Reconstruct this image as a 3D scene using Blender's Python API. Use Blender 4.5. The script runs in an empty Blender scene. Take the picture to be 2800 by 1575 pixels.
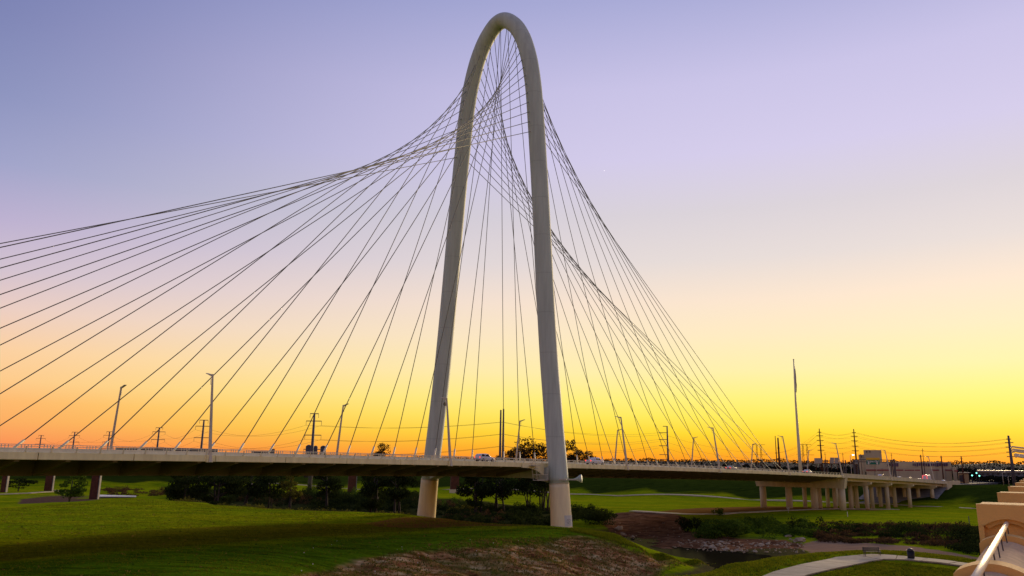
import bpy, bmesh, math, random
import numpy as np
from mathutils import Vector, Matrix

# ------------------------------------------------------------------ scene, camera, sky, sun
scene = bpy.context.scene
COL = scene.collection
R = math.radians
FPX, CX, CY = 2104.0, 1400.0, 787.5            # focal length and centre of the 2800 px wide photograph
EYE = np.array([0.0, 0.0, 13.1])               # eye height above the turf at the foot of the arch
PITCH, ROLL = R(12.707), R(0.596)
_up0 = np.array([0, -math.sin(PITCH), math.cos(PITCH)]); _rt0 = np.array([1.0, 0, 0])
FW = np.array([0, math.cos(PITCH), math.sin(PITCH)])
RT = math.cos(ROLL) * _rt0 + math.sin(ROLL) * _up0
UP = -math.sin(ROLL) * _rt0 + math.cos(ROLL) * _up0
cam_data = bpy.data.cameras.new('camera'); cam = bpy.data.objects.new('camera', cam_data); COL.objects.link(cam)
cam_data.sensor_width = 36.0; cam_data.lens = 36.0 * FPX / 2800.0
cam_data.clip_start = 0.2; cam_data.clip_end = 30000.0
cam.matrix_world = Matrix(((RT[0], UP[0], -FW[0], EYE[0]), (RT[1], UP[1], -FW[1], EYE[1]), (RT[2], UP[2], -FW[2], EYE[2]), (0, 0, 0, 1)))
scene.camera = cam
scene.view_settings.view_transform = 'Standard'; scene.view_settings.look = 'None'
scene.view_settings.exposure = 0.0; scene.view_settings.gamma = 1.0
scene.view_settings.use_curve_mapping = False
scene.cycles.use_denoising = True

SUN_AZ, SUN_EL = R(34.0), R(9.0)               # just above the western skyline, to the right of the picture


def lin(r, g, b):
    f = lambda c: (c / 255.0 / 12.92) if c <= 10 else ((c / 255.0 + 0.055) / 1.055) ** 2.4
    return (f(r), f(g), f(b), 1.0)


world = bpy.data.worlds.new('World'); scene.world = world; world.use_nodes = True
wn, wl = world.node_tree.nodes, world.node_tree.links
wn.clear()
w_out = wn.new('ShaderNodeOutputWorld'); w_bg = wn.new('ShaderNodeBackground')
w_tc = wn.new('ShaderNodeTexCoord'); w_sep = wn.new('ShaderNodeSeparateXYZ')
wl.new(w_tc.outputs['Generated'], w_sep.inputs[0])
w_as = wn.new('ShaderNodeMath'); w_as.operation = 'ARCSINE'; wl.new(w_sep.outputs['Z'], w_as.inputs[0])
w_el = wn.new('ShaderNodeMath'); w_el.operation = 'DIVIDE'; w_el.use_clamp = True
wl.new(w_as.outputs[0], w_el.inputs[0]); w_el.inputs[1].default_value = R(50)      # 0 at the horizon, 1 at 50 degrees up


def sky_ramp(stops):
    n = wn.new('ShaderNodeValToRGB'); n.color_ramp.interpolation = 'EASE'
    n.color_ramp.interpolation = 'LINEAR'
    e = n.color_ramp.elements
    while len(e) < len(stops): e.new(0.5)
    for k, (deg, c) in enumerate(stops):
        e[k].position = deg / 50.0; e[k].color = c + (1.0,)
    wl.new(w_el.outputs[0], n.inputs[0]); return n


far_sky = sky_ramp([(0, (.942, .17, .075)), (1.0, (.954, .285, .115)), (2.1, (.968, .37, .14)), (3.3, (.984, .42, .165)), (4.6, (.982, .54, .265)), (6.5, (.962, .592, .348)), (9, (.808, .579, .54)), (11.5, (.596, .497, .628)),
                    (14.5, (.465, .399, .623)), (18, (.31, .333, .571)), (22, (.225, .262, .485)), (27, (.172, .203, .425)), (33, (.132, .168, .40)), (50, (.10, .15, .35))])
sun_sky = sky_ramp([(0, (1.0, .27, .012)), (1.0, (.985, .46, .008)), (2.1, (.996, .68, .022)), (3.3, (1.0, .82, .10)), (4.6, (1.0, .868, .205)), (6.5, (1.0, .855, .40)), (9, (.985, .815, .53)), (11.5, (.955, .776, .614)),
                    (14.5, (.791, .707, .681)), (18, (.702, .646, .695)), (22, (.66, .605, .825)), (27, (.59, .55, .80)), (33, (.40, .41, .68)), (50, (.25, .29, .52))])
w_n = wn.new('ShaderNodeVectorMath'); w_n.operation = 'MULTIPLY'; w_n.inputs[1].default_value = (1, 1, 0)
wl.new(w_tc.outputs['Generated'], w_n.inputs[0])
w_nn = wn.new('ShaderNodeVectorMath'); w_nn.operation = 'NORMALIZE'; wl.new(w_n.outputs[0], w_nn.inputs[0])
w_dot = wn.new('ShaderNodeVectorMath'); w_dot.operation = 'DOT_PRODUCT'
w_dot.inputs[1].default_value = (math.sin(R(32)), math.cos(R(32)), 0); wl.new(w_nn.outputs[0], w_dot.inputs[0])
w_mr = wn.new('ShaderNodeMapRange'); w_mr.interpolation_type = 'SMOOTHSTEP'
w_mr.inputs['From Min'].default_value = 0.22; w_mr.inputs['From Max'].default_value = 1.0
wl.new(w_dot.outputs['Value'], w_mr.inputs['Value'])
w_mix = wn.new('ShaderNodeMix'); w_mix.data_type = 'RGBA'
wl.new(w_mr.outputs[0], w_mix.inputs['Factor'])
wl.new(far_sky.outputs[0], w_mix.inputs[6]); wl.new(sun_sky.outputs[0], w_mix.inputs[7])
# a physical low-sun sky is laid under the measured twilight colours
w_nish = wn.new('ShaderNodeTexSky'); w_nish.sky_type = 'NISHITA'; w_nish.sun_disc = False
w_nish.sun_elevation = SUN_EL; w_nish.sun_rotation = SUN_AZ
w_ns = wn.new('ShaderNodeVectorMath'); w_ns.operation = 'SCALE'; w_ns.inputs['Scale'].default_value = 0.002
wl.new(w_nish.outputs[0], w_ns.inputs[0])
w_add = wn.new('ShaderNodeVectorMath'); w_add.operation = 'ADD'
wl.new(w_mix.outputs[2], w_add.inputs[0]); wl.new(w_ns.outputs[0], w_add.inputs[1])
wl.new(w_add.outputs[0], w_bg.inputs['Color']); w_bg.inputs['Strength'].default_value = 1.0
wl.new(w_bg.outputs[0], w_out.inputs[0])

sun_d = bpy.data.lights.new('sun', 'SUN'); sun_d.energy = 3.0; sun_d.angle = R(14); sun_d.color = (1.0, 0.74, 0.42)
sun = bpy.data.objects.new('sun', sun_d); COL.objects.link(sun)
_sd = Vector((math.sin(SUN_AZ) * math.cos(SUN_EL), math.cos(SUN_AZ) * math.cos(SUN_EL), math.sin(SUN_EL)))
sun.rotation_euler = (-_sd).to_track_quat('-Z', 'Y').to_euler()

# ------------------------------------------------------------------ helpers
rng = np.random.default_rng(7); random.seed(7)


def ray(px, py):
    d = FW * FPX + RT * (px - CX) + UP * (CY - py); return d / np.linalg.norm(d)


def gp(px, py, z):
    """point of height z seen at a place of the photograph"""
    d = ray(px, py); return EYE + d * ((z - EYE[2]) / d[2])


def at(px, py, dist):
    """point at a horizontal distance from the eye"""
    d = ray(px, py); return EYE + d * (dist / math.hypot(d[0], d[1]))


def pix(P):
    v = np.asarray(P, float) - EYE
    w = v @ FW; w = np.where(np.abs(w) < 1e-6, 1e-6, w)
    return CX + FPX * (v @ RT) / w, CY - FPX * (v @ UP) / w, w


OFF = {}


def tag(o, label=None, cat=None, group=None, kind=None):
    if label: o['label'] = label
    if cat: o['category'] = cat
    if group: o['group'] = group
    if kind: o['kind'] = kind
    return o


def thing(name, label, cat, loc, group=None, rotz=0.0):
    o = bpy.data.objects.new(name, None); COL.objects.link(o); o.empty_display_size = 0.5
    o.location = Vector([float(c) for c in loc]); o.rotation_euler = (0, 0, rotz)
    OFF[o.name] = np.array([float(c) for c in loc])
    return tag(o, label, cat, group)


def link_mesh(name, me, mat, parent=None, smooth=False):
    o = bpy.data.objects.new(name, me); COL.objects.link(o)
    if mat and not me.materials: me.materials.append(mat)
    if smooth: me.shade_smooth()
    if parent is not None:
        o.parent = parent; OFF[o.name] = OFF.get(parent.name, np.zeros(3))
    return o


class MB:
    def __init__(s): s.v = []; s.f = []

    def add(s, vs, fs):
        b = len(s.v); s.v += [tuple(float(c) for c in p) for p in vs]; s.f += [tuple(b + i for i in f) for f in fs]; return s

    def box(s, c, size, ax=None):
        """box by centre, full size and optional three axes"""
        c = np.asarray(c, float); hx, hy, hz = [q / 2 for q in size]
        ax = ax or (np.array([1., 0, 0]), np.array([0, 1., 0]), np.array([0, 0, 1.]))
        vs = [c + ax[0] * i * hx + ax[1] * j * hy + ax[2] * k * hz for k in (-1, 1) for j in (-1, 1) for i in (-1, 1)]
        return s.add(vs, [(0, 2, 3, 1), (4, 5, 7, 6), (0, 1, 5, 4), (2, 6, 7, 3), (0, 4, 6, 2), (1, 3, 7, 5)])

    def bar(s, a, b, w, d=None):
        """square bar between two points"""
        a = np.asarray(a, float); b = np.asarray(b, float); L = np.linalg.norm(b - a)
        if L < 1e-6: return s
        z = (b - a) / L; t = np.array([0, 0, 1.]) if abs(z[2]) < 0.9 else np.array([1., 0, 0])
        x = np.cross(t, z); x /= np.linalg.norm(x); y = np.cross(z, x)
        return s.box((a + b) / 2, (w, d or w, L), (x, y, z))

    def tube(s, pts, rad, n=8, caps=True):
        pts = [np.asarray(p, float) for p in pts]; k = len(pts)
        rad = list(rad) if hasattr(rad, '__len__') else [rad] * k
        vs = []; fs = []; x = None
        for i, p in enumerate(pts):
            d = pts[min(i + 1, k - 1)] - pts[max(i - 1, 0)]; d = d / (np.linalg.norm(d) + 1e-12)
            if x is None:
                t = np.array([0, 0, 1.]) if abs(d[2]) < 0.9 else np.array([1., 0, 0])
                x = np.cross(t, d)
            x = x - d * (x @ d); x = x / (np.linalg.norm(x) + 1e-12); y = np.cross(d, x)
            for j in range(n):
                a = 2 * math.pi * j / n; vs.append(p + rad[i] * (math.cos(a) * x + math.sin(a) * y))
        for i in range(k - 1):
            for j in range(n):
                fs.append((i * n + j, i * n + (j + 1) % n, (i + 1) * n + (j + 1) % n, (i + 1) * n + j))
        if caps:
            fs.append(tuple(range(n - 1, -1, -1))); fs.append(tuple((k - 1) * n + j for j in range(n)))
        return s.add(vs, fs)

    def loft(s, rings, caps=True):
        n = len(rings[0]); vs = [p for r in rings for p in r]; fs = []
        for i in range(len(rings) - 1):
            for j in range(n):
                fs.append((i * n + j, i * n + (j + 1) % n, (i + 1) * n + (j + 1) % n, (i + 1) * n + j))
        if caps:
            fs.append(tuple(range(n - 1, -1, -1))); fs.append(tuple((len(rings) - 1) * n + j for j in range(n)))
        return s.add(vs, fs)

    def mesh(s, name, off=None):
        me = bpy.data.meshes.new(name)
        vs = s.v if off is None else [(p[0] - off[0], p[1] - off[1], p[2] - off[2]) for p in s.v]
        me.from_pydata(vs, [], s.f)
        bm = bmesh.new(); bm.from_mesh(me); bmesh.ops.recalc_face_normals(bm, faces=bm.faces); bm.to_mesh(me); bm.free()
        return me

    def build(s, name, mat, parent=None, smooth=False, local=False):
        off = None if (local or parent is None) else OFF.get(parent.name)
        return link_mesh(name, s.mesh(name, off), mat, parent, smooth)


def fast_mesh(name, verts, quads):
    me = bpy.data.meshes.new(name); verts = np.asarray(verts, np.float32); quads = np.asarray(quads, np.int32); n = quads.shape[1]
    me.vertices.add(len(verts)); me.vertices.foreach_set('co', verts.ravel())
    me.loops.add(quads.size); me.loops.foreach_set('vertex_index', quads.ravel())
    me.polygons.add(len(quads)); me.polygons.foreach_set('loop_start', np.arange(0, quads.size, n, dtype=np.int32))
    me.update(calc_edges=True); me.validate(); return me


def hash2(ix, iy, seed):
    n = (ix.astype(np.int64) * 374761393 + iy.astype(np.int64) * 668265263 + seed * 974711) & 0x7fffffff
    n = (n ^ (n >> 13)) * 1274126177 & 0x7fffffff
    return ((n ^ (n >> 16)) & 0xffff) / 65535.0


def vnoise(x, y, seed=0):
    ix = np.floor(x); iy = np.floor(y); fx = x - ix; fy = y - iy; fx = fx * fx * (3 - 2 * fx); fy = fy * fy * (3 - 2 * fy)
    a = hash2(ix, iy, seed); b = hash2(ix + 1, iy, seed); c = hash2(ix, iy + 1, seed); d = hash2(ix + 1, iy + 1, seed)
    return a + (b - a) * fx + (c - a) * fy + (a - b - c + d) * fx * fy


def fbm(x, y, sc, oct=4, seed=0):
    s = 0; amp = 0.5; tot = 0
    for k in range(oct):
        s = s + amp * vnoise(x / sc * 2 ** k, y / sc * 2 ** k, seed + k); tot += amp; amp *= 0.5
    return s / tot


# ------------------------------------------------------------------ materials
def nodes_of(name):
    m = bpy.data.materials.new(name); m.use_nodes = True; return m, m.node_tree.nodes, m.node_tree.links


def mat(name, c, rough=0.7, var=0.12, scale=0.6, bump=0.0, bscale=4.0, metal=0.0, stretch=(1, 1, 1), spec=0.3, emit=None, estr=0.0):
    m, n, l = nodes_of(name); b = n['Principled BSDF']
    b.inputs['Roughness'].default_value = rough; b.inputs['Metallic'].default_value = metal
    b.inputs['Specular IOR Level'].default_value = spec
    g = n.new('ShaderNodeNewGeometry'); mp = n.new('ShaderNodeMapping'); mp.inputs['Scale'].default_value = stretch
    l.new(g.outputs['Position'], mp.inputs['Vector'])
    t = n.new('ShaderNodeTexNoise'); t.inputs['Scale'].default_value = scale; t.inputs['Detail'].default_value = 6; t.inputs['Roughness'].default_value = 0.62
    l.new(mp.outputs[0], t.inputs['Vector'])
    r = n.new('ShaderNodeValToRGB'); e = r.color_ramp.elements
    e[0].position = 0.3; e[1].position = 0.7
    e[0].color = tuple(max(0, q * (1 - var)) for q in c[:3]) + (1,); e[1].color = tuple(min(1, q * (1 + var)) for q in c[:3]) + (1,)
    l.new(t.outputs['Fac'], r.inputs[0]); l.new(r.outputs[0], b.inputs['Base Color'])
    if bump:
        t2 = n.new('ShaderNodeTexNoise'); t2.inputs['Scale'].default_value = bscale; t2.inputs['Detail'].default_value = 5
        l.new(mp.outputs[0], t2.inputs['Vector'])
        bp = n.new('ShaderNodeBump'); bp.inputs['Strength'].default_value = bump; bp.inputs['Distance'].default_value = 0.1
        l.new(t2.outputs['Fac'], bp.inputs['Height']); l.new(bp.outputs[0], b.inputs['Normal'])
    if emit:
        b.inputs['Emission Color'].default_value = emit; b.inputs['Emission Strength'].default_value = estr
    return m


def leaf_mat(name, dark, light, trans=0.3):
    m, n, l = nodes_of(name); out = n['Material Output']; n.remove(n['Principled BSDF'])
    g = n.new('ShaderNodeNewGeometry')
    r = n.new('ShaderNodeValToRGB'); e = r.color_ramp.elements; e[0].color = dark + (1,); e[1].color = light + (1,); e[0].position = .1; e[1].position = .95
    t = n.new('ShaderNodeTexNoise'); t.inputs['Scale'].default_value = 0.35; t.inputs['Detail'].default_value = 3
    l.new(g.outputs['Position'], t.inputs['Vector'])
    mx = n.new('ShaderNodeMath'); mx.operation = 'MULTIPLY_ADD'; mx.inputs[1].default_value = 0.55
    l.new(g.outputs['Random Per Island'], mx.inputs[0])
    m2 = n.new('ShaderNodeMath'); m2.operation = 'MULTIPLY'; m2.inputs[1].default_value = 0.55; l.new(t.outputs['Fac'], m2.inputs[0])
    l.new(m2.outputs[0], mx.inputs[2]); l.new(mx.outputs[0], r.inputs[0])
    d = n.new('ShaderNodeBsdfDiffuse'); tr = n.new('ShaderNodeBsdfTranslucent'); mix = n.new('ShaderNodeMixShader'); mix.inputs[0].default_value = trans
    l.new(r.outputs[0], d.inputs[0]); l.new(r.outputs[0], tr.inputs[0]); l.new(d.outputs[0], mix.inputs[1]); l.new(tr.outputs[0], mix.inputs[2])
    l.new(mix.outputs[0], out.inputs[0]); return m


def painted_steel(name, c):
    """off-white tower paint with faint plate seams every few metres and rain streaks"""
    m, n, l = nodes_of(name); b = n['Principled BSDF']; b.inputs['Roughness'].default_value = 0.6; b.inputs['Specular IOR Level'].default_value = 0.2
    g = n.new('ShaderNodeNewGeometry'); mp = n.new('ShaderNodeMapping'); mp.inputs['Scale'].default_value = (1.2, 1.2, 0.06)
    l.new(g.outputs['Position'], mp.inputs[0])
    t = n.new('ShaderNodeTexNoise'); t.inputs['Scale'].default_value = 1.0; t.inputs['Detail'].default_value = 8; t.inputs['Roughness'].default_value = .65
    l.new(mp.outputs[0], t.inputs['Vector'])
    r = n.new('ShaderNodeValToRGB'); e = r.color_ramp.elements; e[0].position = .3; e[1].position = .62
    e[0].color = tuple(q * .78 for q in c) + (1,); e[1].color = tuple(c) + (1,); l.new(t.outputs['Fac'], r.inputs[0])
    sx = n.new('ShaderNodeSeparateXYZ'); l.new(g.outputs['Position'], sx.inputs[0])
    md = n.new('ShaderNodeMath'); md.operation = 'PINGPONG'; md.inputs[1].default_value = 4.6; l.new(sx.outputs['Z'], md.inputs[0])
    lt = n.new('ShaderNodeMath'); lt.operation = 'LESS_THAN'; lt.inputs[1].default_value = 0.09; l.new(md.outputs[0], lt.inputs[0])
    mx = n.new('ShaderNodeMix'); mx.data_type = 'RGBA'; mx.blend_type = 'MULTIPLY'; mx.inputs[7].default_value = (.86, .86, .85, 1)
    l.new(lt.outputs[0], mx.inputs['Factor']); l.new(r.outputs[0], mx.inputs[6]); l.new(mx.outputs[2], b.inputs['Base Color'])
    return m


M = {}
M['white_steel'] = painted_steel('white_steel_paint', (.54, .59, .49))
M['cable'] = mat('cable_sheath', (.20, .20, .16), .6, .1)
M['fascia'] = mat('fascia_paint', (.88, .75, .40), .55, .17, .7, stretch=(1.0, 1.0, .22))
M['rail'] = mat('rail_paint', (.78, .70, .46), .5, .08)
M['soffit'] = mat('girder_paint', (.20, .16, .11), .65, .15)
M['road'] = mat('asphalt', (.06, .06, .06), .9, .2, 1.5)
M['concrete'] = mat('concrete', (.58, .49, .29), .85, .16, .5, .3, 3.0, stretch=(1, 1, .25))
M['concrete_dark'] = mat('weathered_concrete', (.24, .22, .19), .9, .25, .4, .3, 2.0)
M['parapet'] = mat('tan_parapet_concrete', (.80, .45, .13), .85, .10, 1.4, .12, 70.0)
M['parapet_cap'] = mat('worn_coping_concrete', (.60, .38, .20), .9, .2, 6.0, .2, 80.0)
M['handrail'] = mat('brushed_handrail', (.80, .62, .38), .5, .05, metal=.2)
M['lamp'] = mat('lamp_post_paint', (.58, .50, .36), .5, .08)
M['dark_metal'] = mat('dark_metal', (.07, .06, .06), .5, .15)
M['rust'] = mat('weathering_steel', (.085, .028, .014), .85, .35, .8)
M['grey_pole'] = mat('galvanised_pole', (.10, .09, .10), .6, .15)
M['wire'] = mat('conductor', (.08, .05, .03), .6, .1)
M['bark'] = mat('bark', (.05, .038, .028), .95, .3, 3)
M['path'] = mat('path_concrete', (.44, .35, .22), .9, .22, .5, .2, 3.0)
M['soil'] = mat('path_bed_soil', (.12, .08, .04), .95, .2, 2.0)
M['rock'] = mat('limestone_rubble', (.42, .31, .19), .9, .3, 1.0, .5, 3.0)
M['black'] = mat('black_plastic', (.012, .012, .013), .5, .1)
M['car_white'] = mat('white_car_paint', (.72, .70, .68), .25, .03, spec=.5)
M['car_dark'] = mat('dark_car_paint', (.05, .05, .06), .25, .05, spec=.5)
M['car_silver'] = mat('silver_car_paint', (.45, .44, .43), .3, .05, spec=.5)
M['glass'] = mat('dark_glass', (.012, .012, .016), .12, .05, spec=.6)
M['tyre'] = mat('tyre_rubber', (.015, .015, .015), .9, .1)
M['rim'] = mat('alloy_rim', (.4, .4, .4), .35, .05, metal=.6)
M['tail'] = mat('lit_tail_lamp', (.6, .02, .02), .4, .02, emit=(1, .05, .03, 1), estr=2.2)
M['head'] = mat('lit_head_lamp', (.9, .85, .7), .4, .02, emit=(1, .9, .7, 1), estr=2.0)
M['green_lamp'] = mat('lit_green_signal', (.1, .8, .5), .4, .02, emit=(.25, 1, .75, 1), estr=2.2)
M['street_light'] = mat('lit_street_lamp', (.9, .9, .9), .4, .02, emit=(1, .95, .85, 1), estr=6)
M['wall_white'] = mat('mill_wall', (.52, .43, .25), .85, .12, .15, stretch=(1, 1, .3))
M['wall_red'] = mat('red_stripe_paint', (.30, .05, .05), .8, .3, .4)
M['wall_tan'] = mat('tan_wall', (.35, .25, .12), .85, .1)
M['roof_grey'] = mat('grey_roof', (.16, .17, .17), .8, .12)
M['window'] = mat('dark_window', (.03, .03, .035), .3, .1)
M['graffiti'] = mat('graffiti_paint', (.10, .06, .09), .8, .6, .5)
M['sign_green'] = mat('sign_green', (.01, .16, .09), .5, .05)
M['sign_yellow'] = mat('sign_yellow', (.75, .42, .02), .5, .05)
M['sign_white'] = mat('sign_white', (.75, .70, .58), .5, .03)
M['sign_back'] = mat('sign_back_aluminium', (.38, .33, .25), .5, .06)
M['patch'] = mat('pale_cover_paint', (.62, .58, .50), .8, .06)
M['scribble'] = mat('scribble_paint', (.17, .15, .15), .8, .1)
M['jacket'] = mat('dark_jacket', (.012, .012, .015), .9, .2)
M['skin'] = mat('skin', (.45, .27, .19), .6, .05)
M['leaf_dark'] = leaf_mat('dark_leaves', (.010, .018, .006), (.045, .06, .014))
M['leaf_mid'] = leaf_mat('green_leaves', (.02, .05, .006), (.11, .17, .02))
M['leaf_olive'] = leaf_mat('olive_leaves', (.05, .055, .008), (.22, .20, .03))
M['leaf_autumn'] = leaf_mat('autumn_leaves', (.05, .022, .010), (.17, .085, .03), .4)
M['leaf_brown'] = leaf_mat('dry_brush', (.04, .024, .012), (.15, .085, .035))
M['grass_blade'] = leaf_mat('grass_blades', (.07, .12, .004), (.26, .25, .012), .3)
M['grass_dry'] = leaf_mat('dry_grass', (.12, .07, .018), (.42, .27, .08), .3)
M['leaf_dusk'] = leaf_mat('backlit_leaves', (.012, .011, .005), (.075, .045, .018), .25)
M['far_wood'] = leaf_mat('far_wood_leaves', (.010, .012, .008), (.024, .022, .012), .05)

# ------------------------------------------------------------------ the bridge axis
AZ = R(42.4)
E_ = np.array([math.sin(AZ), math.cos(AZ), 0.0])      # along the deck, away to the right
U_ = np.array([-math.cos(AZ), math.sin(AZ), 0.0])     # across the deck, away from the eye
MID = np.array([-5.13, 183.38, 0.0])                  # midway between the two feet of the arch
Z_ = np.array([0, 0, 1.0])


def D(s, t, z): return MID + s * E_ + t * U_ + np.array([0, 0, z])


def st(P): q = np.asarray(P) - MID; return q @ E_, q @ U_


_s = np.array([-103, -69, -29, 7, 36, 83, 174, 325.]); _z = np.array([12.73, 12.62, 12.25, 11.78, 11.36, 10.5, 8.5, 3.93])
_pf = np.polyfit(_s, _z, 3)


def zb(s):
    """height of the lower edge of the deck fascia"""
    if s < -80: return float(np.polyval(_pf, -80) + 0.003 * (-80 - s))
    return float(np.polyval(_pf, s))


# ------------------------------------------------------------------ ground
CP = []


def c(px, py, z): p = gp(px, py, z); CP.append((p[0], p[1], z))


for q in [(0, 1575, 0), (300, 1575, 0), (600, 1575, 0), (780, 1575, -.3), (0, 1500, 0), (400, 1500, .1), (800, 1480, .1), (0, 1420, .1), (400, 1420, .2), (700, 1420, .1), (1000, 1425, .1),
          (1100, 1450, 0), (1300, 1455, 0), (1450, 1452, 0), (1534, 1441, 0), (1160, 1411, 0), (1230, 1418, 0), (0, 1387, 0), (150, 1380, .1), (340, 1364, .4), (450, 1366, .4), (560, 1374, .2), (700, 1387, 0), (830, 1395, 0), (1000, 1400, 0), (1100, 1406, 0),
          (1350, 1432, -.1), (1500, 1436, -.1), (1600, 1447, -.2), (1680, 1459, -.4), (1000, 1480, -.1), (1150, 1482, -.1), (1350, 1475, -.1), (1480, 1465, -.2),
          (850, 1575, -1.5), (1000, 1575, -2.8), (1200, 1575, -3.6), (1400, 1575, -4.3), (1600, 1575, -5), (1750, 1568, -5.6), (1850, 1547, -6), (1100, 1530, -1.6), (1300, 1530, -2.2), (1500, 1520, -2.4), (1650, 1520, -3), (1780, 1530, -4.4),
          (1750, 1487, -1.5), (1820, 1503, -2.8), (1900, 1521, -4.6), (1960, 1537, -6.3),
          (1760, 1574, .4), (1800, 1573, .6), (1989, 1539, 1), (2100, 1525, 1.1), (2200, 1513, 1.2), (2300, 1508, 1.3), (2385, 1507, 1.4), (2500, 1509, 1.4), (2620, 1524, 1.4), (2130, 1575, 1.2), (2400, 1575, 1.4), (2700, 1575, 1.5), (2800, 1545, 1.5), (2300, 1540, 1.3),
          (2200, 1480, -5.7), (2300, 1486, -5.6), (2400, 1490, -5.4), (2550, 1508, -5.2), (2150, 1500, -6.4), (2060, 1508, -6.2), (1750, 1502, -7.0), (1850, 1515, -7.3), (1950, 1530, -7.3), (2010, 1516, -6.6), (2120, 1510, -6.1), (1900, 1504, -6.3), (1800, 1494, -6.2),
          (1850, 1485, -6.1), (1950, 1487, -6.0), (2050, 1486, -6.1), (2130, 1484, -6), (1700, 1440, -5.8), (1780, 1450, -5.7), (1850, 1455, -5.6), (1700, 1420, -4.8), (1800, 1415, -4.2), (1730, 1400, -3.7), (1880, 1408, -3.7), (1640, 1422, -5.8), (1600, 1402, -4.4),
          (2000, 1415, -3.7), (2100, 1421, -3.7), (2270, 1426, -3.6), (2420, 1432, -3.5), (2600, 1442, -3.3), (2720, 1448, -3.2), (2000, 1450, -5.3), (2100, 1455, -5.3), (2270, 1460, -5.2), (2420, 1465, -5), (2600, 1480, -4.8),
          (1700, 1380, -4.8), (1900, 1385, -4.6), (2100, 1388, -4.0), (2305, 1394, -3.6), (2373, 1393, -4.3), (2429, 1391, -5.0), (2488, 1385, -5.2), (2400, 1405, -3.9), (2500, 1410, -4), (2650, 1415, -4), (1850, 1370, -5.3), (1700, 1365, -5.5), (1200, 1347, -5.3), (900, 1345, -5.2), (1450, 1362, -5),
          (1250, 1372, -3.9), (1400, 1385, -4.6), (1330, 1402, -4.7), (1400, 1410, -4.4), (1450, 1420, -3.8), (1250, 1405, -4.4), (1500, 1424, -4.2), (1300, 1415, -3.4), (900, 1362, -4.2), (600, 1352, -3.9), (700, 1362, -4.6), (1050, 1368, -4.4), (800, 1350, -3.7), (1150, 1355, -3.7),
          (60, 1346, -3.6), (190, 1346, -3.6), (50, 1372, -4.2), (200, 1370, -4.6), (320, 1357, -5), (360, 1343, -3.7), (480, 1345, -3.7)]:
    c(*q)
TOE = [(-600, 1330), (0, 1334), (480, 1334), (1000, 1336), (1202, 1340), (1561, 1350), (1700, 1355), (2062, 1367), (2300, 1374), (2514, 1384), (2673, 1390), (2900, 1402)]
for px, py in TOE:
    p = gp(px, py, -6); CP.append((p[0], p[1], -6))
    for k, z in ((13, -2.7), (26, .6), (36, 3.1), (46, 3.4), (80, 2.6), (160, 2.2)):
        q = p + E_ * k; CP.append((q[0], q[1], z))
for q in [(-150, 300, -7), (-112, 284, -7), (-80, 262, -7.5), (-50, 240, -7.5), (-20, 224, -7.5), (8, 207, -7.5), (26, 192, -7.5), (36, 174, -7.5), (40, 160, -7.5), (39, 146, -7.5), (33, 128, -7.5), (14, 104, -7.5),
          (-12, 84, -7.2), (-45, 62, -7), (-100, 40, -7), (-180, 20, -7), (46, 132, -6.8), (62, 130, -6.3), (80, 126, -5.8), (100, 118, -5.3), (-200, 310, -6.5),
          (60, 60, 1.5), (30, 40, 1.2), (120, 60, 1.5), (120, 90, 1.4), (0, 20, .5), (-100, 100, 0), (-160, 150, 0), (-220, 200, 0), (-250, 120, 0), (180, 140, -3), (200, 200, -3.5), (160, 180, -3.6), (250, 250, -3.5), (-260, 260, -3.6)]:
    CP.append(q)
for k in range(24):
    a = k / 24 * 2 * math.pi; CP.append((1500 * math.sin(a), 1500 * math.cos(a), 1.5 if math.cos(a) > -.2 else 0))
    CP.append((700 * math.sin(a), 250 + 650 * math.cos(a), 1.8 if (math.cos(a) > .2) else -1.0))
CP = np.array(CP)
_A = np.sqrt(((CP[:, None, :2] - CP[None, :, :2]) ** 2).sum(-1)) - np.eye(len(CP)) * 1.5
_m = np.ones((len(CP), 1))
_W = np.linalg.solve(np.block([[_A, _m], [_m.T, np.zeros((1, 1))]]), np.append(CP[:, 2], 0))


def gz0(x, y):
    x = np.atleast_1d(np.asarray(x, float)); y = np.atleast_1d(np.asarray(y, float)); out = np.empty(len(x))
    for i in range(0, len(x), 20000):
        d = np.sqrt((x[i:i + 20000, None] - CP[None, :, 0]) ** 2 + (y[i:i + 20000, None] - CP[None, :, 1]) ** 2)
        out[i:i + 20000] = d @ _W[:-1] + _W[-1]
    return np.clip(out, -8.2, 4.0)


def inpoly(u, v, poly):
    inside = np.zeros(len(u), bool); n = len(poly)
    for i in range(n):
        x1, y1 = poly[i]; x2, y2 = poly[(i + 1) % n]
        if y1 == y2: continue
        cnd = ((y1 > v) != (y2 > v)) & (u < (x2 - x1) * (v - y1) / (y2 - y1) + x1)
        inside ^= cnd
    return inside


def wpoly(pts, z): return [tuple(gp(px, py, z)[:2]) for px, py in pts]


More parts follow.
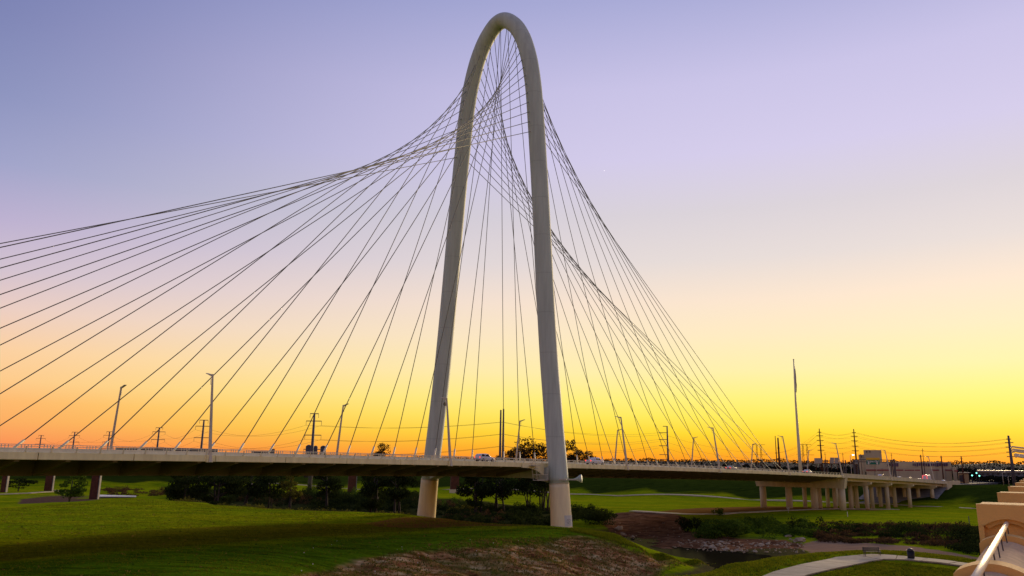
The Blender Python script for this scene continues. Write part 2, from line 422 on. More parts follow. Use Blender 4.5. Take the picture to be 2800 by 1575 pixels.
SLOPE = [tuple(gp(px, py, z)[:2]) for px, py, z in [(780, 1590, -.5), (840, 1548, -.6), (960, 1512, -.4), (1150, 1492, -.3), (1330, 1486, -.3), (1470, 1475, -.3), (1570, 1464, -.4), (1670, 1474, -.8), (1740, 1502, -2.2), (1810, 1518, -3.6), (1890, 1534, -5.2), (1940, 1548, -6.4), (1850, 1552, -6.2), (1750, 1600, -6), (1200, 1620, -5)]]
BROWN = wpoly([(1000, 1432), (1100, 1420), (1220, 1412), (1310, 1417), (1440, 1434), (1450, 1440), (1300, 1444), (1150, 1446), (1020, 1442)], 0)
DARKBAND = wpoly([(-50, 1500), (150, 1478), (420, 1452), (650, 1442), (1000, 1432), (1250, 1440), (1100, 1456), (900, 1468), (700, 1482), (450, 1502), (200, 1522), (-50, 1540)], 0)
MUD = [tuple(gp(px, py, z)[:2]) for px, py, z in [(1640, 1424, -5.5), (1680, 1402, -4), (1760, 1398, -3.7), (1860, 1408, -3.7), (1890, 1420, -4), (1870, 1450, -5.5), (2000, 1474, -6), (2150, 1480, -6), (2220, 1500, -6.3), (2050, 1512, -7), (1850, 1520, -7.6), (1740, 1500, -7.4), (1660, 1450, -6.2)]]
SAND = [tuple(gp(px, py, z)[:2]) for px, py, z in [(2190, 1500, -6.3), (2200, 1484, -5.8), (2250, 1476, -5.6), (2350, 1484, -5.5), (2480, 1494, -5.4), (2620, 1512, -5.1), (2760, 1530, -5), (2760, 1600, -6), (2400, 1560, -6.5), (2250, 1530, -6.5)]]
UNDER = wpoly([(1800, 1399), (1900, 1387), (2100, 1378), (2300, 1382), (2420, 1390), (2380, 1394), (2250, 1394), (2050, 1402), (1900, 1406)], -3.7)
LEFTBANK = [tuple(gp(px, py, -4.3)[:2]) for px, py in [(40, 1392), (60, 1356), (120, 1352), (260, 1360), (270, 1382)]]

gx = np.concatenate([-np.geomspace(9000, 272, 36), np.arange(-270, -170, 2.0), np.arange(-170, 190.1, 1.0), np.geomspace(192, 9000, 40)])
gy = np.concatenate([-np.geomspace(6000, 30, 14), np.linspace(-25, 70, 30), np.arange(71, 240, .8), np.arange(240, 340, 1.4), np.geomspace(342, 12000, 70)])
GX, GY = np.meshgrid(gx, gy); fx, fy = GX.ravel(), GY.ravel()
fz = gz0(fx, fy)
w_slope = inpoly(fx, fy, SLOPE).astype(float); w_mud = inpoly(fx, fy, MUD).astype(float); w_sand = inpoly(fx, fy, SAND).astype(float)
w_brown = inpoly(fx, fy, BROWN).astype(float); w_band = inpoly(fx, fy, DARKBAND).astype(float); w_under = inpoly(fx, fy, UNDER).astype(float)
w_left = inpoly(fx, fy, LEFTBANK).astype(float)
LUSH = wpoly([(-60, 1545), (200, 1530), (450, 1512), (700, 1492), (950, 1474), (1250, 1456), (1450, 1446), (1620, 1446), (1640, 1462), (1350, 1482), (1000, 1500), (850, 1590), (400, 1640), (-100, 1640)], 0)
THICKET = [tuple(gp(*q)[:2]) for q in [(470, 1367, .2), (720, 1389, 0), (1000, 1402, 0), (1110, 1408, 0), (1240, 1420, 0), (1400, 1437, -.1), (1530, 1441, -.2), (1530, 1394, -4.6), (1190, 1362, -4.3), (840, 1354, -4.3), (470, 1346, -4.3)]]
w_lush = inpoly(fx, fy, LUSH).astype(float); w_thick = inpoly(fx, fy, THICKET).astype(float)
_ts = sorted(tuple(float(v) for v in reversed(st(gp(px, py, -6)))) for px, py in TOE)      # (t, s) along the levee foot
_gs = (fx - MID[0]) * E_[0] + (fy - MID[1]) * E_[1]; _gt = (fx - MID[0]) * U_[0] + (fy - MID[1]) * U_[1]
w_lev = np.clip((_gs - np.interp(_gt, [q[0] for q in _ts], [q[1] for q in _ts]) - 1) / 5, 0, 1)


def blur(w, k=2):
    g = w.reshape(GX.shape)
    for _ in range(k):
        g = (g + np.roll(g, 1, 0) + np.roll(g, -1, 0) + np.roll(g, 1, 1) + np.roll(g, -1, 1)) / 5
    return g.ravel()


w_lush, w_thick = blur(w_lush, 8), blur(w_thick, 2)
w_slope, w_mud, w_sand, w_brown, w_band, w_under, w_left = [blur(w, k) for w, k in ((w_slope, 3), (w_mud, 2), (w_sand, 2), (w_brown, 3), (w_band, 6), (w_under, 2), (w_left, 2))]
near = np.exp(-np.clip((np.hypot(fx, fy) - 250) / 150, 0, 9))
bed = np.clip((-5.2 - fz) / 1.2, 0, 1) * np.clip((105 - _gs) / 15, 0, 1)                       # the raw banks of the channel
_ra = (fx * .75 - fy * .66); _rb = (fx * .66 + fy * .75)
rill = np.abs(fbm(_rb * 1.0, _ra * .22, 3.2, 3, 21) - .5) * 2
fz = fz - near * w_slope * .55 * (1 - rill) ** 2 + near * ((fbm(fx, fy, 9, 4, 3) - .5) * (.35 + 1.3 * w_slope + .8 * w_mud + .5 * bed) + (fbm(fx, fy, 2.5, 3, 9) - .5) * (.12 + .7 * w_slope + .5 * w_mud))


def ground_z(x, y): return float(gz0([x], [y])[0])


def on_ground(px, py, z0=0.0):
    """the place of the ground seen at a point of the photograph"""
    d = ray(px, py); z = z0
    for _ in range(25):
        p = EYE + d * ((z - EYE[2]) / d[2]); z = .5 * z + .5 * ground_z(p[0], p[1])
    p[2] = ground_z(p[0], p[1]); return p


NX, NY = len(gx), len(gy)
idx = np.arange(NX * NY).reshape(NY, NX)
quads = np.stack([idx[:-1, :-1].ravel(), idx[:-1, 1:].ravel(), idx[1:, 1:].ravel(), idx[1:, :-1].ravel()], 1)
gme = fast_mesh('ground', np.stack([fx, fy, fz], 1), quads)
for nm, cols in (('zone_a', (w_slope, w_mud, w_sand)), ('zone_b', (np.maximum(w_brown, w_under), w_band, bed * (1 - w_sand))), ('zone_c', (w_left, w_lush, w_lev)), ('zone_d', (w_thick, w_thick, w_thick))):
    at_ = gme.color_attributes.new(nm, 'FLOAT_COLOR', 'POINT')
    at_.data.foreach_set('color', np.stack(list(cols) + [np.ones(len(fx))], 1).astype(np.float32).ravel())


def ground_material():
    m, n, l = nodes_of('turf_and_soil'); b = n['Principled BSDF']; b.inputs['Roughness'].default_value = .95; b.inputs['Specular IOR Level'].default_value = 0.0
    g = n.new('ShaderNodeNewGeometry')

    def noise(scale, detail=6, stretch=None, rough=.6):
        t = n.new('ShaderNodeTexNoise'); t.inputs['Scale'].default_value = scale; t.inputs['Detail'].default_value = detail; t.inputs['Roughness'].default_value = rough
        if stretch:
            mp = n.new('ShaderNodeMapping'); mp.inputs['Scale'].default_value = stretch[0]; mp.inputs['Rotation'].default_value = (0, 0, stretch[1])
            l.new(g.outputs['Position'], mp.inputs[0]); l.new(mp.outputs[0], t.inputs['Vector'])
        else: l.new(g.outputs['Position'], t.inputs['Vector'])
        return t.outputs['Fac']

    def ramp(fac, stops):
        r = n.new('ShaderNodeValToRGB'); e = r.color_ramp.elements
        while len(e) < len(stops): e.new(.5)
        for k, (p, cc) in enumerate(stops): e[k].position = p; e[k].color = cc + (1,)
        l.new(fac, r.inputs[0]); return r.outputs[0]

    def mixc(fac, a, bb):
        x = n.new('ShaderNodeMix'); x.data_type = 'RGBA'; l.new(fac, x.inputs['Factor']); l.new(a, x.inputs[6]); l.new(bb, x.inputs[7]); return x.outputs[2]

    def math_(op, a, bb, clamp=True):
        x = n.new('ShaderNodeMath'); x.operation = op; x.use_clamp = clamp
        for i, q in enumerate((a, bb)):
            if isinstance(q, (int, float)): x.inputs[i].default_value = q
            else: l.new(q, x.inputs[i])
        return x.outputs[0]

    def mask(w, nz, sharp=5.0):
        """zone weight with an edge broken up by noise"""
        return math_('ADD', math_('MULTIPLY', math_('SUBTRACT', math_('ADD', w, math_('MULTIPLY', math_('SUBTRACT', nz, .5, False), 1.1, False), False), .5, False), sharp, False), .5)

    za = n.new('ShaderNodeVertexColor'); za.layer_name = 'zone_a'; sa = n.new('ShaderNodeSeparateColor'); l.new(za.outputs[0], sa.inputs[0])
    zb_ = n.new('ShaderNodeVertexColor'); zb_.layer_name = 'zone_b'; sb = n.new('ShaderNodeSeparateColor'); l.new(zb_.outputs[0], sb.inputs[0])
    zc = n.new('ShaderNodeVertexColor'); zc.layer_name = 'zone_c'; s_c = n.new('ShaderNodeSeparateColor'); l.new(zc.outputs[0], s_c.inputs[0])
    big = noise(.05, 6, ((.4, 2.2, 1), .12)); mid = noise(.3, 7, ((.35, 2.0, 1), .12), .66); fine = noise(1.6, 6, None, .7); vfine = noise(5, 4, None, .7)
    grass = ramp(big, [(.32, (.12, .24, .004)), (.5, (.28, .35, .004)), (.68, (.46, .39, .006))])
    grass2 = ramp(mid, [(.34, (.04, .10, .003)), (.5, (.26, .33, .004)), (.66, (.50, .41, .012))])
    half = n.new('ShaderNodeValue'); half.outputs[0].default_value = .5
    col = mixc(half.outputs[0], grass, grass2)
    col = mixc(math_('MULTIPLY', math_('SUBTRACT', .55, fine), 3.0), col, ramp(vfine, [(.2, (.04, .07, .003)), (.8, (.11, .13, .005))]))
    lush = mixc(math_('MULTIPLY', math_('SUBTRACT', mid, .42, False), 7), ramp(fine, [(.3, (.025, .06, .003)), (.7, (.07, .10, .004))]), ramp(fine, [(.3, (.05, .14, .003)), (.7, (.13, .22, .006))]))
    col = mixc(math_('MULTIPLY', mask(s_c.outputs[1], mid, 1.5), .85), col, lush)
    weeds = ramp(mid, [(.2, (.018, .03, .004)), (.6, (.04, .06, .006)), (.9, (.075, .085, .012))])  # shade of the levee face put into its grass as a darker green
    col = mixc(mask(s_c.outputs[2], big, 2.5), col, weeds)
    pm = n.new('ShaderNodeMix'); pm.data_type = 'RGBA'; pm.blend_type = 'MULTIPLY'; pm.inputs['Factor'].default_value = .8
    l.new(col, pm.inputs[6]); l.new(ramp(noise(.16, 7, ((.7, 1.5, 1), .3), .7), [(.36, (.55, .60, .6)), (.5, (1, 1, 1)), (.64, (1.0, 1.0, 1.0))]), pm.inputs[7]); col = pm.outputs[2]
    soil = ramp(mid, [(.25, (.055, .028, .014)), (.5, (.15, .08, .045)), (.8, (.24, .14, .085))])
    band = ramp(fine, [(.2, (.05, .045, .006)), (.6, (.13, .085, .012)), (.9, (.20, .12, .02))])
    col = mixc(math_('MULTIPLY', mask(sb.outputs[1], mid, 2.6), .55), col, band)
    col = mixc(math_('MULTIPLY', mask(sb.outputs[0], fine, 2.5), .9), col, ramp(mid, [(.2, (.16, .065, .02)), (.8, (.34, .15, .05))]))
    col = mixc(math_('MULTIPLY', mask(sb.outputs[2], fine, 3), .95), col, ramp(fine, [(.2, (.03, .026, .010)), (.5, (.085, .066, .026)), (.85, (.16, .11, .05))]))
    dirt_n = noise(.5, 8, ((.5, 1.4, 1), -.5), .68); dn = ramp(dirt_n, [(.34, (.06, .018, .006)), (.44, (.28, .10, .032)), (.53, (.52, .26, .09)), (.64, (.76, .50, .22))])
    olive = ramp(fine, [(.2, (.045, .055, .006)), (.8, (.20, .18, .03))])
    patch = math_('MULTIPLY', math_('SUBTRACT', noise(.19, 6, ((.6, 1.4, 1), -.5)), .49, False), 6)
    dn = mixc(patch, dn, olive)
    col = mixc(mask(sa.outputs[0], mid, 2.0), col, dn)
    col = mixc(mask(sa.outputs[1], fine, 4), col, ramp(dirt_n, [(.34, (.05, .02, .01)), (.5, (.20, .09, .04)), (.66, (.34, .18, .085))]))
    col = mixc(mask(sa.outputs[2], fine, 4), col, ramp(mid, [(.2, (.26, .15, .08)), (.8, (.48, .30, .17))]))
    col = mixc(mask(s_c.outputs[0], fine, 4), col, ramp(fine, [(.2, (.06, .03, .018)), (.8, (.2, .12, .075))]))
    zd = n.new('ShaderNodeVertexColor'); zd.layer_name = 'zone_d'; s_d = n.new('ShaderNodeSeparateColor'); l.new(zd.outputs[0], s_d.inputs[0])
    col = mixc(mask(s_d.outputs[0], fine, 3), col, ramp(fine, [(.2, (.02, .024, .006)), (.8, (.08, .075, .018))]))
    l.new(col, b.inputs['Base Color'])
    bp = n.new('ShaderNodeBump'); bp.inputs['Strength'].default_value = .8; bp.inputs['Distance'].default_value = .25
    l.new(math_('ADD', fine, math_('MULTIPLY', vfine, .5), False), bp.inputs['Height']); l.new(bp.outputs[0], b.inputs['Normal'])
    return m


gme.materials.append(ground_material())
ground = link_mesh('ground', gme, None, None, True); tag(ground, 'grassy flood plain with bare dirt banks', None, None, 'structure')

# water in the channel
m, n, l = nodes_of('river_water'); out_ = n['Material Output']; n.remove(n['Principled BSDF'])
g_ = n.new('ShaderNodeNewGeometry'); t = n.new('ShaderNodeTexNoise'); t.inputs['Scale'].default_value = .9; t.inputs['Detail'].default_value = 4; l.new(g_.outputs['Position'], t.inputs['Vector'])
bp = n.new('ShaderNodeBump'); bp.inputs['Strength'].default_value = .1; bp.inputs['Distance'].default_value = .1; l.new(t.outputs['Fac'], bp.inputs['Height'])
df = n.new('ShaderNodeBsdfDiffuse'); df.inputs[0].default_value = (.016, .013, .006, 1); gl = n.new('ShaderNodeBsdfGlossy'); gl.inputs['Roughness'].default_value = .12; gl.inputs[0].default_value = (.9, .9, .8, 1); l.new(bp.outputs[0], gl.inputs['Normal'])
mx_ = n.new('ShaderNodeMixShader'); mx_.inputs[0].default_value = .03; l.new(df.outputs[0], mx_.inputs[1]); l.new(gl.outputs[0], mx_.inputs[2]); l.new(mx_.outputs[0], out_.inputs[0])
wm = MB(); wm.add([(-320, 20, -6.5), (140, 20, -6.5), (140, 330, -6.5), (-320, 330, -6.5)], [(0, 1, 2, 3)])
tag(wm.build('river', m), 'still dark brown river water in the channel', None, None, 'structure')


def draped(name, pts, width, mt, label, lift=.05, step=2.0, widths=None, slabs=0):
    """a path laid on the ground along a polyline"""
    P = [np.array(p[:2]) for p in pts]; out = []; ws = []
    for i in range(len(P) - 1):
        k = max(1, int(np.linalg.norm(P[i + 1] - P[i]) / step))
        for j in range(k):
            out.append(P[i] + (P[i + 1] - P[i]) * j / k)
            if widths: ws.append(widths[i] + (widths[i + 1] - widths[i]) * j / k)
    out.append(P[-1])
    if widths: ws.append(widths[-1])
    mb = MB(); vs = []; fs = []
    for i, p in enumerate(out):
        d = out[min(i + 1, len(out) - 1)] - out[max(i - 1, 0)]; d /= np.linalg.norm(d); nrm = np.array([-d[1], d[0]])
        w = ws[i] if widths else width
        for k in (-1, -.5, 0, .5, 1):
            q = p + nrm * w / 2 * k; vs.append((q[0], q[1], ground_z(*q) + lift))
    nloc = np.array(vs); 
    for i in range(len(out) - 1):
        for k in range(4):
            a = i * 5 + k; fs.append((a, a + 1, a + 6, a + 5))
    b0 = len(vs)
    vs2 = [(v[0], v[1], v[2] - .5) for v in vs]; 
    for i in range(len(out) - 1):
        for k, sgn in ((0, 1), (4, -1)):
            a = i * 5 + k; fs.append((a, a + 5, b0 + a + 5, b0 + a) if sgn > 0 else (a + 5, a, b0 + a, b0 + a + 5))
    if slabs:                                     # a bed of earth with separate slabs set in it
        bed_ = [(v[0], v[1], v[2] - .12) for v in vs]; mb.add(bed_ + vs2, fs); o = mb.build(name, M['soil'])
        for i in range(0, len(out) - 1, slabs):
            j = min(i + slabs, len(out) - 1); q = MB(); A_ = [np.array(v) for v in vs[i * 5:(j + 1) * 5]]; n_ = j - i
            for k in range(5): A_[k] = A_[k] + (A_[5 + k] - A_[k]) * .045; A_[n_ * 5 + k] = A_[n_ * 5 + k] + (A_[n_ * 5 - 5 + k] - A_[n_ * 5 + k]) * .045
            dz_ = Z_ * (.012 * math.sin(i * 7.3)); A_ = [v + dz_ for v in A_]; B_ = [v - Z_ * .2 for v in A_]; ff = [(a * 5 + k, a * 5 + k + 1, a * 5 + k + 6, a * 5 + k + 5) for a in range(n_) for k in range(4)]; nb = len(A_)
            edge = [k for k in range(5)] + [a * 5 + 4 for a in range(1, n_ + 1)] + [n_ * 5 + k for k in (3, 2, 1, 0)] + [a * 5 for a in range(n_ - 1, 0, -1)]
            q.add(A_ + B_, ff + [(edge[m_], edge[(m_ + 1) % len(edge)], nb + edge[(m_ + 1) % len(edge)], nb + edge[m_]) for m_ in range(len(edge))]); q.build('slab', mt, o)
        return tag(o, label, None, None, 'structure')
    mb.add(vs + vs2, fs); o = mb.build(name, mt); return tag(o, label, None, None, 'structure')


PATHPTS = np.array([gp(px, py + 8, z)[:2] for px, py, z in [(2060, 1600, 1.2), (2110, 1583, 1.2), (2160, 1567, 1.2), (2210, 1556, 1.2), (2260, 1546, 1.25), (2300, 1537, 1.3), (2340, 1530, 1.3), (2390, 1528, 1.35), (2440, 1531, 1.4), (2480, 1535, 1.4), (2530, 1540, 1.4), (2580, 1545, 1.4), (2640, 1551, 1.4), (2700, 1559, 1.45)]])
# ground is noisy by up to a quarter of a metre near by, so paths sit a little proud
g1 = lambda px, py, z: gp(px, py, z)
draped('path', [g1(2060, 1606, 1.2), g1(2160, 1575, 1.2), g1(2260, 1555, 1.25), g1(2330, 1540, 1.3), g1(2400, 1537, 1.35), g1(2480, 1541, 1.4), g1(2580, 1550, 1.4), g1(2700, 1562, 1.45), g1(2900, 1580, 1.5)], 3.2, M['path'],
       'pale concrete footpath past the bench', .22, 1.0, [3.6, 3.8, 4.2, 4.8, 4.0, 2.8, 2.4, 2.4, 2.4], 3)
draped('path', [gp(px, py, -3.7) for px, py in [(1728, 1397), (1800, 1402), (1880, 1407), (1960, 1408), (2040, 1404), (2130, 1398.5), (2230, 1393), (2330, 1388), (2450, 1385)]], 3.2, M['path'], 'trail across the flood plain under the bridge', .2, 4)
draped('path', [gp(px, py, -5.9) - E_ * 5.0 for px, py in TOE[4:]], 3.0, M['path'], 'gravel track along the foot of the levee', .5, 6)
draped('path', [gp(px, py, -3.55) for px, py in [(-120, 1351), (0, 1349), (80, 1347.5), (150, 1344), (185, 1340.5), (160, 1338.5), (140, 1338)]], 3.4, M['path'], 'curving pale path beyond the field', .25, 4)
draped('path', [gp(px, py, -5.6) for px, py in [(560, 1337), (760, 1335), (900, 1336), (1020, 1337.5), (1100, 1339)]], 3.0, M['path'], 'track behind the trees at the levee foot', .2, 6)

# ------------------------------------------------------------------ the cable-stayed bridge
HW = 18.2
bridge = thing('cable_stayed_bridge', 'tall white arch bridge with fanned cables carrying a road deck', 'bridge', D(0, 0, 0))
ARCH = [(0, 21.3), (10, 20.45), (20, 19.2), (28, 18.3), (36, 17.45), (50, 16.25), (69, 14.85), (85, 13.55), (95, 12.65), (102, 11.95), (108, 11.0), (112, 10.1), (116, 8.85), (119, 7.55), (122, 5.75), (124.3, 3.6), (125.6, 1.75), (126, 0)]


def lean(z): return -.45 - 1.4 * (z / 122.0)


half = np.array(ARCH)
left = [(-w, z) for z, w in ARCH]; prof = [(t + lean(z), z) for t, z in left] + [(w + lean(z), z) for z, w in reversed(ARCH[:-1])]
# resample with a Catmull-Rom spline
def catmull(P, k=6):
    P = [np.array(p, float) for p in P]; out = []
    for i in range(len(P) - 1):
        p0, p1, p2, p3 = P[max(i - 1, 0)], P[i], P[i + 1], P[min(i + 2, len(P) - 1)]
        for j in range(k):
            u = j / k; out.append(.5 * ((2 * p1) + (-p0 + p2) * u + (2 * p0 - 5 * p1 + 4 * p2 - p3) * u * u + (-p0 + 3 * p1 - 3 * p2 + p3) * u ** 3))
    out.append(P[-1]); return np.array(out)


cl = catmull(prof, 6)
TR = 2.05
ztop_base = 8.6
up_part = [q for q in cl if q[1] >= ztop_base - .01]
tw_at = lambda side, z: side * float(np.interp(z, half[:, 0], half[:, 1])) + lean(z)
pts = [D(0, tw_at(-1, ztop_base), ztop_base)] + [D(0, q[0], q[1]) for q in up_part if q[1] > ztop_base + .3] + [D(0, tw_at(1, ztop_base), ztop_base)]
arch = MB().tube(pts, TR, 40).build('arch_tube', M['white_steel'], bridge, True)
M['leg'] = mat('stained_leg_concrete', (.92, .73, .42), .85, .16, .7, .2, 3.0, stretch=(1, 1, .12))
for side in (-1, 1):
    zl = [-1.5, 0, 2, 4.2, 6, 7.6, ztop_base + .02]
    leg = MB().tube([D(0, tw_at(side, z), z) for z in zl], [2.32, 2.28, 2.24, 2.2, 2.17, 2.15, 2.13], 40).build('leg_base', M['leg'], bridge, True)
    MB().tube([D(0, tw_at(side, z), z) for z in (ztop_base - .12, ztop_base + .12)], 2.17, 40).build('joint_ring', M['concrete'], leg)
    if side < 0:
        # pale cover paint with a scribble, wrapped round the foot on the right
        q = MB(); vs = []; ax = D(0, tw_at(-1, 1.3), 0)
        toward = (EYE - ax); toward[2] = 0; toward /= np.linalg.norm(toward); rgt = np.array([-toward[1], toward[0], 0])
        a0, a1 = R(18), R(82)
        for k in range(9):
            a = a0 + (a1 - a0) * k / 8
            for z in (.05, 2.25): 
                cc = D(0, tw_at(-1, z), z); vs.append(cc + 2.31 * (math.cos(a) * toward + math.sin(a) * rgt))
        q.add(vs, [(2 * k, 2 * k + 2, 2 * k + 3, 2 * k + 1) for k in range(8)])
        q.build('paint_patch', M['patch'], leg)
        g2 = MB()
        def curve(pp):
            for a_, b_ in zip(pp[:-1], pp[1:]):
                P3 = []
                for (aa, zz) in (a_, b_):
                    cc = D(0, tw_at(-1, zz), zz); an = R(aa); P3.append(cc + 2.325 * (math.cos(an) * toward + math.sin(an) * rgt))
                g2.bar(P3[0], P3[1], .07, .03)
        curve([(40, 1.5), (35, 1.45), (31, 1.2), (31, .9), (35, .7), (40, .75), (43, 1.0), (42, 1.3), (40, 1.5)])
        curve([(38, .8), (44, .55), (50, .5), (56, .6)]); curve([(47, 1.4), (52, 1.5), (55, 1.3), (52, 1.1), (48, .95), (54, .8)])
        g2.build('scribble', M['scribble'], leg)
# porthole in the far leg
po = D(0, tw_at(1, 27), 27)
fd = (EYE - po); fd[2] = 0; fd /= np.linalg.norm(fd); fr = np.array([-fd[1], fd[0], 0])
dirp = .62 * fd + .78 * fr; dirp /= np.linalg.norm(dirp)
MB().tube([po + dirp * 1.9, po + dirp * 2.1], .55, 16).build('porthole', M['black'], arch)

# cables
seg = np.linalg.norm(np.diff(cl, axis=0), axis=1); arc = np.concatenate([[0], np.cumsum(seg)])
i_ap = int(np.argmax(cl[:, 1])); arc0 = arc[i_ap]


def arch_at(k, side):
    a = arc0 + side * 2.77 * k
    return float(np.interp(a, arc, cl[:, 0])), float(np.interp(a, arc, cl[:, 1]))


ROADZ = .78
for sgn in (-1, 1):
    for i in range(29):
        s = sgn * (5.4 + 5.79 * i)
        k = (i + 1) // 2; side = 0 if i == 0 else (-1 if i % 2 else 1)
        tt, zz = arch_at(k, side)
        top = D(0, tt, zz); foot = D(s, 0, zb(s) + ROADZ - .3)
        cab = MB().tube([foot, top], .082, 6).build('cable', M['cable'], bridge, True)
        d = (top - foot) / np.linalg.norm(top - foot)
        MB().tube([foot, foot + d * 3.2], [.2, .17], 8).build('anchor_tube', M['rail'], cab, True)

# deck: slab with road, box girder below, ribs under the cantilevers
S0, S1, S2 = -215.0, 176.0, 325.0
stations = list(np.arange(S0, S1 + .1, 5.79 / 2)) + [S1]


def sweep(sts, section, zoff=0.0):
    return MB().loft([[D(s, t, zb(s) + z + zoff) for t, z in section] for s in sts])


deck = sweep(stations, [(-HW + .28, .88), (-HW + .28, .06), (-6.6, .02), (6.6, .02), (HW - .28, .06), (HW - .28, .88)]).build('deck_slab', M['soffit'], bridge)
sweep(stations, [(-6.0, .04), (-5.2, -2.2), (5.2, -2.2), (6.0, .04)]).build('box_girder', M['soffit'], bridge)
sweep(list(np.arange(S0, S2, 5.79)) + [S2], [(-HW + .9, .93), (-HW + .9, .885), (-1.4, .885), (-1.4, .93)]).build('roadway', M['road'], deck)
sweep(list(np.arange(S0, S2, 5.79)) + [S2], [(1.4, .93), (1.4, .885), (HW - .9, .885), (HW - .9, .93)]).build('roadway', M['road'], deck)
k = 0
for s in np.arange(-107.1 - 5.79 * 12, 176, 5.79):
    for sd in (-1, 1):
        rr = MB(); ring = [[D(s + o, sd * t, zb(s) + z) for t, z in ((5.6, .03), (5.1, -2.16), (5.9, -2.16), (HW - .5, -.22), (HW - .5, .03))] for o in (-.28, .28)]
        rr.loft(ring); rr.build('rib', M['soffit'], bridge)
# edge fascias, one panel between every second pair of ribs
fs_edges = np.arange(S0, S1, 5.79 * 2)
for sd in (-1, 1):
    for a in fs_edges:
        b_ = min(a + 5.79 * 2, S1); sts = np.linspace(a + .05, b_ - .05, 4)
        MB().loft([[D(s, sd * t, zb(s) + z) for t, z in ((HW, .0), (HW + .05, .06), (HW + .05, .92), (HW - .3, .95), (HW - .3, 0))] for s in sts]).build('fascia_panel', M['fascia'], bridge)
# edge railings with posts leaning outwards
for sd in (-1, 1):
    rl = sweep(np.arange(S0, S1 + 1, 5.79), [(sd * (HW + .36), 1.66), (sd * (HW + .36), 1.58), (sd * (HW + .27), 1.58), (sd * (HW + .27), 1.66)]).build('railing', M['rail'], bridge)
    sweep(np.arange(S0, S1 + 1, 5.79), [(sd * (HW + .19), 1.30), (sd * (HW + .19), 1.25), (sd * (HW + .14), 1.25), (sd * (HW + .14), 1.30)]).build('middle_rail', M['rail'], rl)
    pm = None
    for s in np.arange(S0 + 1.4, S1, 5.79 / 2):
        if sd > 0 and s < -140: continue
        z = zb(s)
        MB().loft([[D(s - w, sd * (HW + a), z + zz), D(s + w, sd * (HW + a), z + zz), D(s + w, sd * (HW + a + dpt), z + zz), D(s - w, sd * (HW + a + dpt), z + zz)] for w, a, zz, dpt in ((.13, -.2, .93, .3), (.07, .0, 1.2, .14), (.055, .22, 1.62, .1))]).build('post', M['rail'], rl)
# median wall with a guard rail on short posts in groups
med = sweep(np.arange(S0, S2, 5.79), [(-1.0, 1.62), (-1.35, .9), (1.35, .9), (1.0, 1.62)]).build('median_wall', M['fascia'], bridge)
mr_ = MB()
sweep(np.arange(S0, S1, 5.79), [(-.95, 2.12), (-.95, 2.03), (-.86, 2.03), (-.86, 2.12)]).build('guard_rail', M['rail'], med)
for s in np.arange(S0, S1, 5.79 / 2):
    for o in (0, .42, .84, 1.26):
        z = zb(s + o); mr_.box(D(s + o, -.9, z + 1.82), (.09, .09, .44), (E_, U_, Z_))
tag(mr_.build('guard_post', M['rail'], med), None, None, None, 'stuff')

# cross beam and curved haunches at the arch
xb = MB(); prof_x = [(-19.6, .0), (-19.2, -3.1), (-15.5, -2.3), (15.5, -2.3), (18.2, -3.1), (18.8, .0)]
xb.loft([[D(s, t, zb(0) + z) for t, z in prof_x] for s in (-1.6, 1.6)]).build('cross_beam', M['white_steel'], bridge)
for sd, ttt in ((-1, -HW), (1, HW)):
    h = MB(); 
    for s0 in (-1, 1):
        pr = [(2.0, .9), (9.0, .9), (9.0, 0), (6.5, -.12), (4.6, -.55), (3.2, -1.15), (2.0, -1.6)]
        h.loft([[D(s0 * a, ttt + sd * o, zb(0) + b_) for a, b_ in pr] for o in (.08, .42)])
    h.build('haunch', M['fascia'], bridge)
# inspection stair in a cage beside the near leg
stair = thing('inspection_stair', 'grey steel caged stair hanging off the deck beside near leg', 'stair', D(-4, -HW - 1, zb(-4)))
fr_ = MB(); s_a, s_b, zt, zbm = -6.6, -2.2, zb(-4) + 1.9, zb(-4) - 2.6
for s in (s_a, s_b):
    for t_ in (-HW - .6, -HW - 1.7):
        fr_.bar(D(s + (.9 if s == s_a else 0), t_, zbm), D(s, t_, zb(-4) + (1.9 if s == s_a else .4)), .1)
for z in (zbm, zbm + 1.1): 
    for t_ in (-HW - .6, -HW - 1.7): fr_.bar(D(s_a + .9, t_, z), D(s_b, t_, z), .1)
fr_.build('frame', M['lamp'], stair)
MB().box(D(-3.6, -HW - 1.15, zbm - .06), (4.4, 1.3, .1), (E_, U_, Z_)).build('landing', M['sign_back'], stair)
MB().box(D(-5.9, -HW - 1.15, zb(-4) + .35), (2.2, 1.3, .1), (E_, U_, Z_)).build('landing', M['sign_back'], stair)
for kx in range(8):
    MB().box(D(-5.6 + kx * .26, -HW - 1.15, zb(-4) + .1 - kx * .33), (.3, 1.0, .06), (E_, U_, Z_)).build('tread', M['sign_back'], stair)
for kx in range(10):
    MB().bar(D(-5.0 + kx * .3, -HW - 1.7, zbm), D(-5.0 + kx * .3, -HW - 1.7, zbm + 1.1), .05).build('baluster', M['lamp'], stair)
